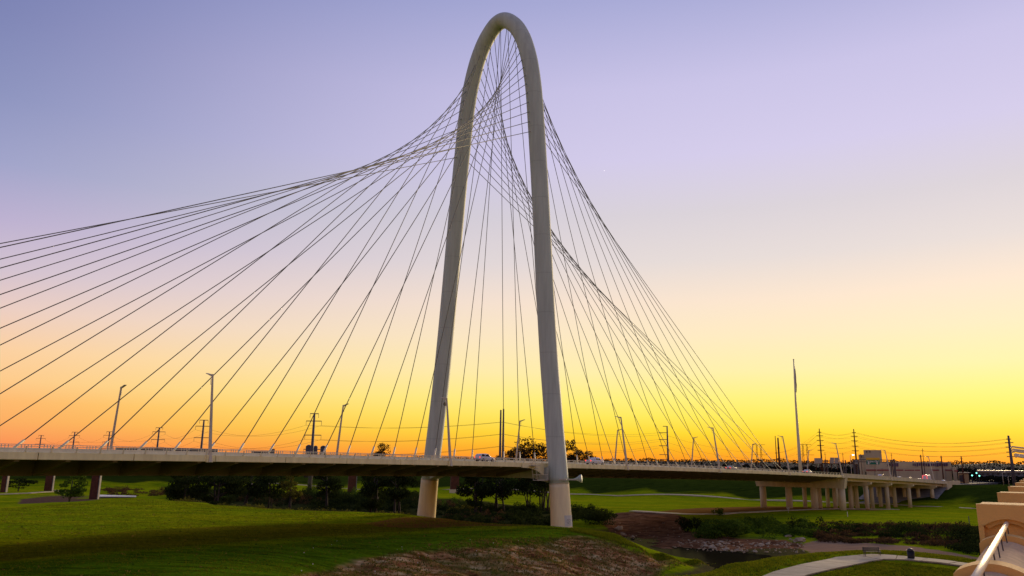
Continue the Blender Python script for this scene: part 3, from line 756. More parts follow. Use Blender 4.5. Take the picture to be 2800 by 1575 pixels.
# floodlight on an outrigger at the near leg
fl_base = D(0, tw_at(-1, 9.6), 9.6); fl = thing('floodlight', 'white trumpet-shaped floodlight on a bracket beside the near leg', 'floodlight', fl_base)
rv = np.array([.93, -.36, 0]); rv /= np.linalg.norm(rv); cv = np.array([-rv[1], rv[0], 0])
MB().box(fl_base + rv * 2.6 + Z_ * -.1, (3.2, .5, .28), (rv, cv, Z_)).build('bracket', M['lamp'], fl)
MB().box(fl_base + rv * 1.2 - cv * 1.7 + Z_ * -.12, (2.2, .5, .3), (rv, cv, Z_)).build('bracket_plate', M['lamp'], fl)
MB().tube([fl_base + rv * a + Z_ * z for a, z in ((3.2, -.1), (3.7, -.02), (4.2, .05), (4.7, .1), (5.0, .12))], [.16, .22, .45, .78, .86], 16).build('shade', M['white_steel'], fl, True)

# ------------------------------------------------------------------ approach spans on bents
ap = thing('approach_viaduct', 'beige concrete approach spans on round columns reaching the levee', 'viaduct', D(250, 0, -3.7))
st2 = list(np.linspace(S1, S2, 14))
sweep(st2, [(-HW + .1, .88), (-HW + .1, -.1), (HW - .1, -.1), (HW - .1, .88)]).build('deck_slab', M['concrete'], ap)
for sd in (-1, 1):
    for a, b_ in zip(st2[:-1], st2[1:]):
        MB().loft([[D(s, sd * t, zb(s) + z) for t, z in ((HW + .05, -.05), (HW + .05, .5), (HW - .02, .55), (HW - .02, 1.55), (HW - .35, 1.55), (HW - .35, -.05))] for s in (a + .02, b_ - .02)]).build('barrier_panel', M['concrete'], ap)
for t in np.linspace(-15.5, 15.5, 8):
    sweep(st2, [(t - .45, -.1), (t - .55, -1.25), (t + .55, -1.25), (t + .45, -.1)]).build('beam', M['concrete'], ap)
# deep transition bent
s = 178.0
MB().loft([[D(s + o, t, zb(s) + z) for t, z in ((-HW - .2, -.15), (-17.6, -4.05), (17.4, -4.05), (HW + .2, -.15))] for o in (-1.4, 1.4)]).build('cap_beam', M['concrete'], ap)
for t in (-16.2, -5.5, 4.6, 15.4):
    p = D(s, t, 0); MB().tube([D(s, t, ground_z(p[0], p[1]) - 1), D(s, t, zb(s) - 3.98)], 1.25, 24).build('column', M['concrete'], ap, True)
for s in (206.0, 232.0, 263.5, 301.5):
    MB().loft([[D(s + o, t, zb(s) + z) for t, z in ((-HW - .1, -1.26), (-HW - .1, -2.0), (-HW + 1.4, -2.75), (HW - 1.4, -2.75), (HW + .1, -2.0), (HW + .1, -1.26))] for o in (-.9, .9)]).build('cap_beam', M['concrete'], ap)
    for t in (-16.0, -9.6, -3.2, 3.2, 9.6, 16.0):
        p = D(s, t, 0); MB().tube([D(s, t, ground_z(p[0], p[1]) - 1), D(s, t, zb(s) - 2.73)], .85, 20).build('column', M['concrete'], ap, True)
# abutment: concrete slope paving over the levee face and the end wall
ab = thing('abutment', 'grey sloped concrete abutment where the viaduct meets the levee', 'abutment', D(300, 0, 0))
sl = MB(); vs = []; nn = 16; mm = 10
for i in range(nn + 1):
    s = 286 + (321 - 286) * i / nn
    for j in range(mm + 1):
        wv = 18.6; t = -wv + 2 * wv * j / mm; p = D(s, t, 0); vs.append(D(s, t, ground_z(p[0], p[1]) + .3))
b0 = len(vs)
sl.add(vs, [(i * (mm + 1) + j, (i + 1) * (mm + 1) + j, (i + 1) * (mm + 1) + j + 1, i * (mm + 1) + j + 1) for i in range(nn) for j in range(mm)])
sl.build('slope_paving', M['concrete_dark'], ab)
MB().loft([[D(s, t, z) for t, z in ((-HW - .4, 0), (-HW - .4, zb(324) + .5), (HW + .4, zb(324) + .5), (HW + .4, 0))] for s in (320.5, 330)]).build('end_wall', M['concrete'], ab)
MB().loft([[D(s, t, zb(325) + z) for t, z in ((-HW - .3, -.4), (-HW - .3, 1.5), (-HW + .1, 1.5), (-HW + .1, -.4))] for s in (325.05, 348)]).build('wing_wall', M['concrete'], ab)
rd = MB().loft([[D(s, t, z + (zb(325) + .9 if s < 340 else 3.3)) for t, z in ((-17, 0), (17, 0), (17, -3), (-17, -3))] for s in (325.3, 345, 700, 1500)]).build('road', M['road'])
tag(rd, 'road running on beyond the levee', None, None, 'structure')

# ------------------------------------------------------------------ lamps, mast, vehicles on the deck
ORD = ['first', 'second', 'third', 'fourth', 'fifth', 'sixth', 'seventh', 'eighth', 'ninth']


def lamp_post(s, sd, label, group):
    zz = zb(s) + .9; base = D(s, sd * (HW + .1), zz - .9)
    o = thing('street_lamp', label, 'street lamp', base, group)
    top = D(s, sd * (HW - 1.35), zz + 11.7)
    foot = D(s, sd * (HW + .25), zz - .95)
    MB().loft([[p + a * w * E_ + b_ * w * 1.3 * U_ for a, b_ in ((-1, -1), (1, -1), (1, 1), (-1, 1))] for p, w in ((foot, .26), (foot * .9 + top * .1, .17), (top, .095))]).build('pole', M['lamp'], o)
    MB().box(D(s, sd * (HW + .12), zz - .5), (.9, .5, 1.0), (E_, U_, Z_)).build('base_bracket', M['fascia'], o)
    arm = MB(); inn = -sd * U_
    arm.loft([[top + inn * a + Z_ * z + dx * E_ + Z_ * dz for dx, dz in ((-w, -h), (w, -h), (w, h), (-w, h))] for a, z, w, h in ((-.1, .0, .13, .16), (.5, .06, .13, .13), (1.0, .2, .2, .07), (1.75, .38, .22, .05))])
    arm.build('lamp_head', M['lamp'], o)
    st_ = MB(); st_.bar(top + inn * .42 - Z_ * .05, top + inn * .36 - Z_ * 1.35, .06); st_.bar(top + inn * .36 - Z_ * 1.35, top - Z_ * 1.35 + inn * .1, .06); st_.build('stay', M['lamp'], o)
    return o


NEAR_S = [-77, -29.3, 29.9, 77.2, 125.8, 174.2, 232.1, 298.6]
for k_, s in enumerate(NEAR_S):
    lamp_post(s, -1, f'tall white lamp post on near deck edge, {ORD[k_]} from the left', 'lamp posts on the bridge')
for k_, s in enumerate(NEAR_S[:7]):
    o = lamp_post(s, 1, f'lamp post on the far deck edge behind the cables, {ORD[k_]} from the left', 'lamp posts on the bridge')

mz = zb(180) + 1.6; mast = thing('flagpole', 'tall white mast with a furled flag standing on the bridge median', 'mast', D(180, 0, zb(180) + .9))
mtop = at(2170, 985, math.hypot(*(D(180, 0, 0))[:2]))
MB().tube([D(180, 0, zb(180) + .8), D(180, 0, 22), D(180, 0, 38), mtop], [.72, .55, .36, .2], 16).build('pole', M['rail'], mast, True)
fv = MB(); ft = mtop - Z_ * 2.2
fv.loft([[ft - Z_ * z + w * np.array([math.cos(a), math.sin(a), 0]) * (1 + .35 * math.cos(3 * a + z)) + E_ * .25 for a in np.arange(0, 6.2, .7)] for z, w in ((0, .12), (2, .3), (5, .45), (8, .38), (11, .2))])
fv.build('furled_flag', mat('furled_flag_cloth', (.42, .36, .33), .9, .25, .6), mast, True)
MB().tube([mtop, mtop + Z_ * .5], .28, 10).build('finial', M['rail'], mast)

CARROT = math.pi / 2 - AZ


def wheel(px, py, r, parent, w=.24):
    ty = MB().tube([(px, py - w / 2, r), (px, py + w / 2, r)], r, 16).build('wheel', M['tyre'], parent, local=True)
    s_ = 1 if py > 0 else -1
    MB().tube([(px, py + s_ * (w / 2 - .02), r), (px, py + s_ * (w / 2 + .02), r)], r * .6, 12).build('rim', M['rim'], ty, local=True)


def ring(x, hw, z0, z1, sh=.12):
    """cross-section of a car body: tumblehome sides and rounded shoulders"""
    return [(x, -hw * .92, z0), (x, -hw, z0 + sh), (x, -hw, z1 - sh), (x, -hw * .9, z1), (x, hw * .9, z1), (x, hw, z1 - sh), (x, hw, z0 + sh), (x, hw * .92, z0)]


def car(kind, label, s, t, paint='car_white', group=None, scale=1.0, name='car', cat='car'):
    P = D(s, t, zb(s) + .935)
    o = thing(name, label, cat, P, group, CARROT); o.scale = (scale,) * 3
    # leave the deck's slope to the car
    o.rotation_euler = (0, math.atan(-(zb(s + 2) - zb(s - 2)) / 4), CARROT)
    if kind == 'suv': body = [(-2.3, .78, .45, .95), (-2.22, .92, .35, 1.1), (-1.4, .95, .3, 1.12), (.6, .95, .3, 1.08), (1.3, .93, .3, 1.02), (2.05, .88, .35, .9), (2.35, .72, .42, .78)]
    elif kind == 'pickup': body = [(-2.85, .86, .55, 1.22), (-2.8, .96, .5, 1.26), (-1.2, .98, .42, 1.26), (.6, .98, .42, 1.26), (1.5, .97, .42, 1.24), (2.5, .95, .45, 1.16), (2.85, .82, .5, 1.0)]
    else: body = [(-2.25, .72, .45, .85), (-2.15, .88, .35, .95), (-1.2, .91, .28, .98), (.7, .91, .28, .94), (1.4, .89, .3, .9), (2.1, .82, .35, .76), (2.3, .66, .42, .66)]
    bd = MB().loft([ring(*q) for q in body]).build('body', M[paint], o, True, local=True)
    md = bd.modifiers.new('soft_edges', 'BEVEL'); md.width = .04; md.segments = 2
    if kind == 'suv': cab = [(-2.12, .80, 1.05, 1.35), (-1.75, .80, 1.05, 1.66), (-.6, .82, 1.05, 1.74), (.35, .80, 1.03, 1.66), (1.2, .76, 1.0, 1.12)]; zr = 1.6
    elif kind == 'pickup': cab = [(-1.0, .84, 1.2, 1.5), (-.7, .84, 1.2, 1.88), (.4, .85, 1.2, 1.92), (1.0, .83, 1.2, 1.82), (1.75, .8, 1.2, 1.28)]; zr = 1.78
    else: cab = [(-1.75, .72, .92, 1.0), (-1.05, .74, .92, 1.36), (0, .75, .92, 1.42), (.5, .73, .9, 1.35), (1.3, .70, .88, .98)]; zr = 1.3
    MB().loft([ring(*q, sh=.06) for q in cab]).build('cabin', M[paint], o, True, local=True)
    xs = [q[0] for q in cab]
    for sy in (-1, 1):
        hw = cab[2][1]; y = sy * (hw + .006); zl = cab[2][2] + .1
        x0, x1, x2 = xs[1], .5 * (xs[1] + xs[3]) - .05, xs[3] + .45 * (xs[4] - xs[3])
        MB().add([(x0 + .02, y, zl), (x1 - .05, y, zl), (x1 - .05, y * .98, zr), (x0 + .12, y * .98, zr)], [(0, 1, 2, 3)]).build('side_window', M['glass'], o, local=True)
        MB().add([(x1 + .05, y, zl), (x2 + .1, y, zl), (xs[3] - .05, y * .98, zr), (x1 + .05, y * .98, zr)], [(0, 1, 2, 3)]).build('side_window', M['glass'], o, local=True)
        wb = body[-2][0] - .62
        wheel(wb, sy * (body[2][1] - .08), .36 if kind != 'car' else .32, o); wheel(body[1][0] + .85, sy * (body[2][1] - .08), .36 if kind != 'car' else .32, o)
        xr = body[0][0] - .02; zt = body[1][3]
        MB().box((xr + .06, sy * body[1][1] * .82, zt - .18), (.12, .2, .3)).build('tail_lamp', M['tail'], o, local=True)
        MB().box((body[-1][0] - .05, sy * body[-1][1] * .8, body[-1][3] - .12), (.12, .28, .14)).build('head_lamp', M['head'], o, local=True)
        MB().box((xs[3] + .25, sy * (hw + .12), zl + .1), (.12, .2, .14)).build('door_mirror', M[paint], o, local=True)
    c0, c1 = cab[0], cab[1]
    MB().add([(c0[0] + .03, -c0[1] * .85, c0[3] - .02), (c0[0] + .03, c0[1] * .85, c0[3] - .02), (c1[0] - .05, c1[1] * .82, c1[3] - .06), (c1[0] - .05, -c1[1] * .82, c1[3] - .06)] if kind != 'pickup' else
             [(c0[0] - .02, -c0[1] * .85, c0[2] + .12), (c0[0] - .02, c0[1] * .85, c0[2] + .12), (c0[0] + .2, c1[1] * .82, c1[3] - .12), (c0[0] + .2, -c1[1] * .82, c1[3] - .12)], [(0, 1, 2, 3)]).build('rear_window', M['glass'], o, local=True)
    MB().box((body[0][0] - .04, 0, body[0][2] + .02), (.2, body[1][1] * 1.9, .2)).build('rear_bumper', M['dark_metal'] if kind != 'pickup' else M['rim'], o, local=True)
    MB().box((body[0][0] - .03, 0, body[0][2] + .3), (.03, .5, .12)).build('number_plate', M['sign_white'], o, local=True)
    return o


car('suv', 'white sport utility vehicle driving left of the near arch leg', -10.4, -9, group=None)
car('pickup', 'white pickup truck driving just right of the near arch leg', 29.5, -9, name='pickup_truck', cat='pickup')
car('car', 'pale car partly hidden by the railing among the right-hand cables', 103, -9, 'car_silver')
car('car', 'white car at the foot of the tall mast', 164.4, -9, 'car_white', scale=1.1)
car('suv', 'white car with red tail lamps below the green road sign', 249, -9, 'car_white')
car('car', 'white car with red tail lamps, second after the green road sign', 276, -9, 'car_white')
car('car', 'dark car with red tail lamps between two white cars', 291.7, -9, 'car_dark')
car('car', 'white car directly behind the dark car in the queue', 309, -9, 'car_white')
car('car', 'silver car directly following the white box truck', 318, -7, 'car_silver')
car('car', 'white car at the far end of the viaduct, ahead of truck', 338, -13, 'car_white')
# box truck lit red at the rear
s = 330.0; P = D(s, -7, zb(325) + .95); tk = thing('box_truck', 'white box truck with a ring of red lamps near the viaduct end', 'truck', P, None, CARROT)
MB().loft([[(x, y * 1.0, z) for y, z in ((-1.2, .9), (-1.25, 1.2), (-1.25, 3.2), (-1.1, 3.45), (1.1, 3.45), (1.25, 3.2), (1.25, 1.2), (1.2, .9))] for x in (-4.2, 2.4)]).build('cargo_box', M['car_white'], tk, local=True)
MB().loft([ring(x, hw, .5, z1) for x, hw, z1 in ((2.5, 1.1, 2.6), (3.4, 1.1, 2.6), (4.0, 1.08, 1.7), (4.8, .95, 1.4))]).build('cab', M['car_white'], tk, local=True)
MB().box((0, 0, .75), (8.6, .9, .28)).build('chassis', M['dark_metal'], tk, local=True)
for sy in (-1, 1):
    for x in (-3, -2, 3.6): wheel(x, sy * 1.05, .48, tk, .3)
    MB().add([(3.0, sy * 1.11, 1.6), (3.7, sy * 1.11, 1.6), (3.4, sy * 1.1, 2.3), (3.0, sy * 1.1, 2.3)], [(0, 1, 2, 3)]).build('side_window', M['glass'], tk, local=True)
    for z in (1.0, 1.9, 2.8): MB().box((-4.25, sy * 1.05, z), (.1, .28, .42)).build('tail_lamp', M['tail'], tk, local=True)
for y in (-.6, 0, .6): MB().box((-4.25, y, 3.25), (.1, .25, .2)).build('marker_lamp', M['tail'], tk, local=True)

# ------------------------------------------------------------------ vegetation
def leaf_quads(cent, size, r, flat=0.0):
    n_ = len(cent); a = r.normal(size=(n_, 3)); a /= np.linalg.norm(a, axis=1)[:, None]
    b_ = r.normal(size=(n_, 3)); b_ -= a * (a * b_).sum(1)[:, None]; b_ /= np.linalg.norm(b_, axis=1)[:, None]
    sz = (size * r.uniform(.5, 1.3, n_))[:, None]
    v = np.stack([cent - a * sz * .5, cent + b_ * sz * .28, cent + a * sz * .5, cent - b_ * sz * .28], 1).reshape(-1, 3)
    return v, np.arange(n_ * 4).reshape(-1, 4)


def blob_points(blobs, n_, r):
    vol = np.array([b_[3] ** 2 for b_ in blobs]); pk = r.choice(len(blobs), n_, p=vol / vol.sum()); B = np.array([list(b_[:3]) + [b_[3], b_[4] if len(b_) > 4 else b_[3]] for b_ in blobs])[pk]
    d = r.normal(size=(n_, 3)); d /= np.linalg.norm(d, axis=1)[:, None]; rad = r.uniform(.35, 1.05, n_) ** .6
    return B[:, :3] + d * rad[:, None] * np.stack([B[:, 3], B[:, 3], B[:, 4]], 1)


def tree(name, label, base, H, W, leaf, cat='tree', crown0=.35, n_=2600, lsize=.75, trunks=1, group=None, seed=0, blobs_n=12, tr=.035):
    r = np.random.default_rng(seed + 100); base = np.array(base, float)
    o = thing(name, label, cat, base, group)
    tk = MB(); blobs = []
    for j in range(trunks):
        off = np.array([r.uniform(-1, 1), r.uniform(-1, 1), 0]) * (.0 if trunks == 1 else W * .16)
        ln = np.array([r.uniform(-1, 1), r.uniform(-1, 1), 0]) * (.06 if trunks == 1 else .16) * H
        p0 = off - Z_ * .6; p1 = off + ln * .5 + Z_ * H * .42; p2 = off + ln + Z_ * H * .82; R0 = H * tr / math.sqrt(trunks)
        tk.tube([p0, off + ln * .2 + Z_ * H * .18, p1, p2], [R0 * 1.3, R0, R0 * .75, R0 * .25], 7)
        for q in range(5):
            a = r.uniform(0, 6.28); f = r.uniform(.3, .75); st_ = off + ln * f + Z_ * H * f * .85
            en = st_ + np.array([math.cos(a) * W * .32, math.sin(a) * W * .32, H * r.uniform(.08, .22)])
            tk.tube([st_, (st_ + en) / 2 + Z_ * .3, en], [R0 * .45, R0 * .3, R0 * .12], 5)
            blobs.append((en[0], en[1], en[2], W * r.uniform(.14, .22), H * r.uniform(.07, .12)))
    for q in range(blobs_n):
        a = r.uniform(0, 6.28); rr = math.sqrt(r.uniform(0, 1)); hz = r.uniform(crown0, .93); sh = math.sin(math.pi * min(1, max(.12, (hz - crown0 * .7) / (1.05 - crown0 * .7)))) ** .6
        blobs.append((math.cos(a) * rr * W * .38 * sh, math.sin(a) * rr * W * .38 * sh, H * hz, W * r.uniform(.11, .21), H * r.uniform(.05, .1)))
    tk.build('trunk', M['bark'], o, True, local=True)
    v, q = leaf_quads(blob_points(blobs, n_, r), lsize, r); v[:, 2] = np.maximum(v[:, 2], .15)
    link_mesh('crown', fast_mesh('crown', v, q), leaf, o)
    return o


def tree_px(name, label, px, dist, py_top, W, leaf, **k):
    p = at(px, 1270, dist); z = ground_z(p[0], p[1]); top = at(px, py_top, dist)[2]
    return tree(name, label, (p[0], p[1], z), top - z, W, leaf, **k)


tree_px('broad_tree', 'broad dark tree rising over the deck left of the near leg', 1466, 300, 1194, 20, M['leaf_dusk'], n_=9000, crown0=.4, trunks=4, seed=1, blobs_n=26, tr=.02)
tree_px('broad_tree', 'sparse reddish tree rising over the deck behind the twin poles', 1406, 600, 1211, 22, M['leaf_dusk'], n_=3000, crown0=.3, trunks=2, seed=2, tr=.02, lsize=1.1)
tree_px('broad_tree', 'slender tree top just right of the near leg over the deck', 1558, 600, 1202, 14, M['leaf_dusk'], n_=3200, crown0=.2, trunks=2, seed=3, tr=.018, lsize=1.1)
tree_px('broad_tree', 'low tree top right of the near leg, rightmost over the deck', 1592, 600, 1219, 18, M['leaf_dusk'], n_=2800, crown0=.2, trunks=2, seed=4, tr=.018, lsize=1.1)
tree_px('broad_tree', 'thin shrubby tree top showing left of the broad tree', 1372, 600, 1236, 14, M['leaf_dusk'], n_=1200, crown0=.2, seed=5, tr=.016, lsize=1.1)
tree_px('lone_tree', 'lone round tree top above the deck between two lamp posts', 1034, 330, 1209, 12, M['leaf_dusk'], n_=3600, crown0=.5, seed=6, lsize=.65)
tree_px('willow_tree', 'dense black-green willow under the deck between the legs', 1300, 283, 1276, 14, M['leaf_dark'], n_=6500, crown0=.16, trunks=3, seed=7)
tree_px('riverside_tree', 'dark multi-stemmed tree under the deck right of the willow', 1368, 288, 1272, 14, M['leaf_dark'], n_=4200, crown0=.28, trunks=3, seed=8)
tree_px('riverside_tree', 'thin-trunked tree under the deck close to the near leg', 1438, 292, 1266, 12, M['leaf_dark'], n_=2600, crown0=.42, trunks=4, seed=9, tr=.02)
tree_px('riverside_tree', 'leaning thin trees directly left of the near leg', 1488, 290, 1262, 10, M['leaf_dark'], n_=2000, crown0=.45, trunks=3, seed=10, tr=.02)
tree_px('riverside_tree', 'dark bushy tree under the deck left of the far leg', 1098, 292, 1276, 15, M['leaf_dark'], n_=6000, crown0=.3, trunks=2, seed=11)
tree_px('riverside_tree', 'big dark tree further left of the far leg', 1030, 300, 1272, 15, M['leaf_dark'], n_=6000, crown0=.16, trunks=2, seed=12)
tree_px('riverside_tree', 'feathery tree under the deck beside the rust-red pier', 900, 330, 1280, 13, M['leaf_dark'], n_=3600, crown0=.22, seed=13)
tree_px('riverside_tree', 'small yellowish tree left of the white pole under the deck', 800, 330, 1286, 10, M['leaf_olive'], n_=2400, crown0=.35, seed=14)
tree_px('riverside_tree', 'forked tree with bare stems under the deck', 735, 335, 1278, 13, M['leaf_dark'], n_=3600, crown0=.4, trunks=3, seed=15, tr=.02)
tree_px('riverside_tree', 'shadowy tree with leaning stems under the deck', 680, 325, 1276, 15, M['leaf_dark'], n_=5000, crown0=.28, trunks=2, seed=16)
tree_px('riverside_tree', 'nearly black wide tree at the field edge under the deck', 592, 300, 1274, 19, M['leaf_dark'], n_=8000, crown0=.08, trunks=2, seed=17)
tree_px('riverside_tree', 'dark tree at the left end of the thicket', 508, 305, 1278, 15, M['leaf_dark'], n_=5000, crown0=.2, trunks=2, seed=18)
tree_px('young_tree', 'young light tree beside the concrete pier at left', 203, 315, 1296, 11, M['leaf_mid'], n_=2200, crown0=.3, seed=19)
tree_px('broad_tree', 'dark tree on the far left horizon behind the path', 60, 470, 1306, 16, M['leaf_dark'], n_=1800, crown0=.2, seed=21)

# single bushes that can be told apart
def bush(label, px, py, z, W, H, leaf, n_=900, lsize=.5, seed=0, name='bush'):
    p = gp(px, py, z); z = ground_z(p[0], p[1]); r = np.random.default_rng(seed + 500)
    blobs = [(r.uniform(-.4, .4) * W, r.uniform(-.25, .25) * W, H * r.uniform(.15, .7), W * r.uniform(.16, .28), H * r.uniform(.22, .38)) for _ in range(9)]
    v, q = leaf_quads(blob_points(blobs, n_, r), lsize, r); v[:, 2] = np.maximum(v[:, 2], -.2); v += np.array([p[0], p[1], z])
    o = link_mesh(name, fast_mesh(name, v, q), leaf); return tag(o, label, 'bush')


bush('big dark green bush above the rubble shore', 1950, 1468, -5.6, 13, 5.5, M['leaf_mid'], 5200, .55, 1)
bush('round dark bush at the left end of the rubble shore bush', 1900, 1452, -5.2, 9, 4.2, M['leaf_dark'], 2600, .5, 2)
bush('bright green bush at the right end of the big bush', 2020, 1462, -5.4, 8, 3.6, M['leaf_mid'], 2200, .5, 3)
bush('low dark bush right of the near leg behind the bank', 1600, 1432, -5.2, 16, 4.2, M['leaf_dark'], 3200, .5, 4)
bush('tall weeds beside the trail', 1963, 1412, -3.7, 4, 3.0, M['leaf_mid'], 600, .45, 5)
bush('dark bush beyond the near leg at the mud ramp', 1648, 1428, -5.4, 9, 3.0, M['leaf_dark'], 1500, .45, 6)
bush('golden bush beside the far leg', 1262, 1400, -4.5, 10, 3.2, M['leaf_olive'], 1500, .45, 7)


def scatter_leaves(name, label, regions, leaf, seed, kind='stuff', lsize=.45):
    """an uncountable thicket: leaf clumps standing on the ground inside world-space quads"""
    r = np.random.default_rng(seed); allv = []
    for (pts, n_clump, hmin, hmax, wd, per) in regions:
        P = np.array([gp(*q)[:2] for q in pts])
        a, b_ = r.uniform(0, 1, n_clump), r.uniform(0, 1, n_clump)
        xy = (P[0] * ((1 - a) * (1 - b_))[:, None] + P[1] * (a * (1 - b_))[:, None] + P[2] * (a * b_)[:, None] + P[3] * ((1 - a) * b_)[:, None])
        z = gz0(xy[:, 0], xy[:, 1])
        cn = fbm(xy[:, 0], xy[:, 1], 9, 3, seed)
        for k in range(n_clump):
            if cn[k] < .36: continue
            H = r.uniform(hmin, hmax) * (.35 + 1.5 * max(0, cn[k] - .3) / .4); m_ = int(per * (.6 + .8 * r.random()))
            q = r.normal(size=(m_, 3)); q /= np.linalg.norm(q, axis=1)[:, None]; q *= (r.uniform(.3, 1, m_) ** .5)[:, None]
            q[:, :2] *= wd * .5 * r.uniform(.6, 1.3); q[:, 2] = np.abs(q[:, 2]) * H
            allv.append(q + np.array([xy[k, 0], xy[k, 1], z[k] - .1]))
    v, q = leaf_quads(np.concatenate(allv), lsize, r)
    return tag(link_mesh(name, fast_mesh(name, v, q), leaf), label, None, None, kind)


far_bank = [[(480, 1352, -4.5), (840, 1358, -4.5), (900, 1384, -6.5), (480, 1370, -6)], [(820, 1356, -4.5), (1190, 1362, -4.3), (1160, 1396, -6.8), (820, 1384, -6.5)], [(1180, 1385, -4.8), (1520, 1398, -5), (1500, 1425, -7), (1200, 1412, -7)]]
scatter_leaves('undergrowth', 'dark undergrowth along the far river bank', [(far_bank[0], 150, 1.2, 4.4, 5.0, 230), (far_bank[1], 170, 1.2, 3.8, 5.0, 220), (far_bank[2], 120, .8, 2.6, 4.0, 170), ([(1190, 1402, -4.6), (1530, 1410, -4.6), (1530, 1434, -3.4), (1240, 1417, -3.0)], 150, .5, 1.7, 3.6, 150), ([(480, 1362, -6.5), (900, 1380, -6.5), (900, 1394, -6.5), (480, 1374, -6.5)], 150, 1.5, 3.6, 5, 170), ([(880, 1378, -6.5), (1170, 1394, -6.5), (1170, 1410, -6.5), (880, 1394, -6.5)], 120, 1.2, 3.2, 5, 170)], M['leaf_dark'], 31, lsize=.55)
scatter_leaves('undergrowth', 'mid green shrubs on the far river bank', [([(830, 1352, -4), (1000, 1354, -4), (1000, 1372, -5), (830, 1368, -5)], 44, 1.6, 3.4, 5, 280), ([(480, 1350, -4), (620, 1352, -4), (620, 1368, -5), (480, 1364, -5)], 22, 1.5, 3.0, 5, 240), ([(1185, 1372, -4), (1300, 1380, -4.4), (1300, 1405, -6), (1190, 1400, -6)], 30, 1, 2.2, 4, 200), ([(2030, 1422, -4), (2230, 1428, -4), (2230, 1470, -5.5), (2000, 1470, -5.5)], 60, .8, 2.4, 4, 220)], M['leaf_mid'], 32, lsize=.5)
scatter_leaves('undergrowth', 'russet and straw coloured brush on the banks', [([(1200, 1400, -4.6), (1400, 1408, -4.4), (1400, 1424, -3.6), (1240, 1416, -3.2)], 50, .5, 1.5, 3.4, 130), ([(640, 1362, -4.6), (900, 1368, -5), (900, 1385, -6), (640, 1378, -6)], 40, .8, 2, 4, 180), ([(1130, 1372, -4.2), (1240, 1376, -4.2), (1240, 1400, -6), (1150, 1400, -6)], 26, .8, 2.2, 4, 200), ([(2200, 1440, -4.3), (2680, 1452, -4), (2640, 1474, -4.8), (2220, 1464, -5.3)], 120, .3, 1.3, 3.6, 130), ([(2230, 1464, -5.1), (2700, 1484, -4.7), (2690, 1500, -5.1), (2230, 1478, -5.5)], 150, .4, 1.1, 3.4, 130), ([(275, 1338, -4.4), (500, 1342, -4.4), (500, 1364, -5.6), (275, 1358, -5.3)], 110, .5, 1.5, 4, 130), ([(2250, 1428, -3.8), (2700, 1446, -3.5), (2690, 1456, -4), (2250, 1440, -4.2)], 70, .5, 1.4, 4, 130)], M['leaf_brown'], 33, lsize=.45)
scatter_leaves('undergrowth', 'dark scrub on the bank behind the sand', [([(2160, 1430, -3.9), (2700, 1448, -3.5), (2720, 1480, -4.8), (2160, 1462, -5.3)], 75, .4, 1.7, 4.0, 150), ([(1560, 1398, -4.4), (1660, 1406, -4.6), (1650, 1432, -6), (1560, 1430, -6.2)], 50, .8, 2.6, 4, 220), ([(2600, 1455, -4), (2760, 1460, -4), (2760, 1520, -5), (2600, 1505, -5)], 70, .6, 2.2, 4.5, 180)], M['leaf_dark'], 34, lsize=.5)
scatter_leaves('undergrowth', 'straw grass fringe along the field edge', [([(470, 1366, .2), (720, 1385, 0), (725, 1388, 0), (475, 1369, .2)], 70, .5, 1.2, 2.2, 30), ([(700, 1385, 0), (1130, 1405, 0), (1130, 1408, 0), (700, 1388, 0)], 80, .3, .9, 2.0, 26)], M['leaf_olive'], 35, lsize=.4)


# grass blades on the near turf and banks, thinned with distance
def blades(name, label, poly, n_, hmin, hmax, leaf, seed, zguess=0.0, wid=.09, bundle=3):
    r = np.random.default_rng(seed); W_ = np.array([gp(*q)[:2] for q in poly]); lo, hi = W_.min(0), W_.max(0)
    xy = r.uniform(lo, hi, (n_ * 3, 2)); ok = inpoly(xy[:, 0], xy[:, 1], [tuple(q) for q in W_]); xy = xy[ok]
    dens = fbm(xy[:, 0], xy[:, 1], 7, 3, seed); xy = xy[r.uniform(.15, .85, len(xy)) < dens + .1][:n_]
    if len(PATHPTS): xy = xy[(((xy[:, None, :] - PATHPTS[None]) ** 2).sum(-1) > 2.9 ** 2).all(1)]
    # blades read the real, uneven ground
    ii = np.clip(np.searchsorted(gx, xy[:, 0]) - 1, 0, NX - 2); jj = np.clip(np.searchsorted(gy, xy[:, 1]) - 1, 0, NY - 2); F = fz.reshape(NY, NX)
    tx = (xy[:, 0] - gx[ii]) / (gx[ii + 1] - gx[ii]); ty = (xy[:, 1] - gy[jj]) / (gy[jj + 1] - gy[jj])
    z = F[jj, ii] * (1 - tx) * (1 - ty) + F[jj, ii + 1] * tx * (1 - ty) + F[jj + 1, ii] * (1 - tx) * ty + F[jj + 1, ii + 1] * tx * ty
    vs = []
    for b_ in range(bundle):
        a = r.uniform(0, 6.28, len(xy)); H = r.uniform(hmin, hmax, len(xy)); dx, dy = np.cos(a) * wid, np.sin(a) * wid
        ox, oy = r.normal(0, .12, len(xy)), r.normal(0, .12, len(xy)); lx, ly = r.normal(0, .3, len(xy)) * H, r.normal(0, .3, len(xy)) * H
        X, Y = xy[:, 0] + ox, xy[:, 1] + oy
        vs.append(np.stack([np.stack([X - dx, Y - dy, z - .04], 1), np.stack([X + dx, Y + dy, z - .04], 1), np.stack([X + lx, Y + ly, z + H], 1)], 1))
    v = np.concatenate(vs).reshape(-1, 3)
    return tag(link_mesh(name, fast_mesh(name, v, np.arange(len(v)).reshape(-1, 3)), leaf), label, None, None, 'stuff')


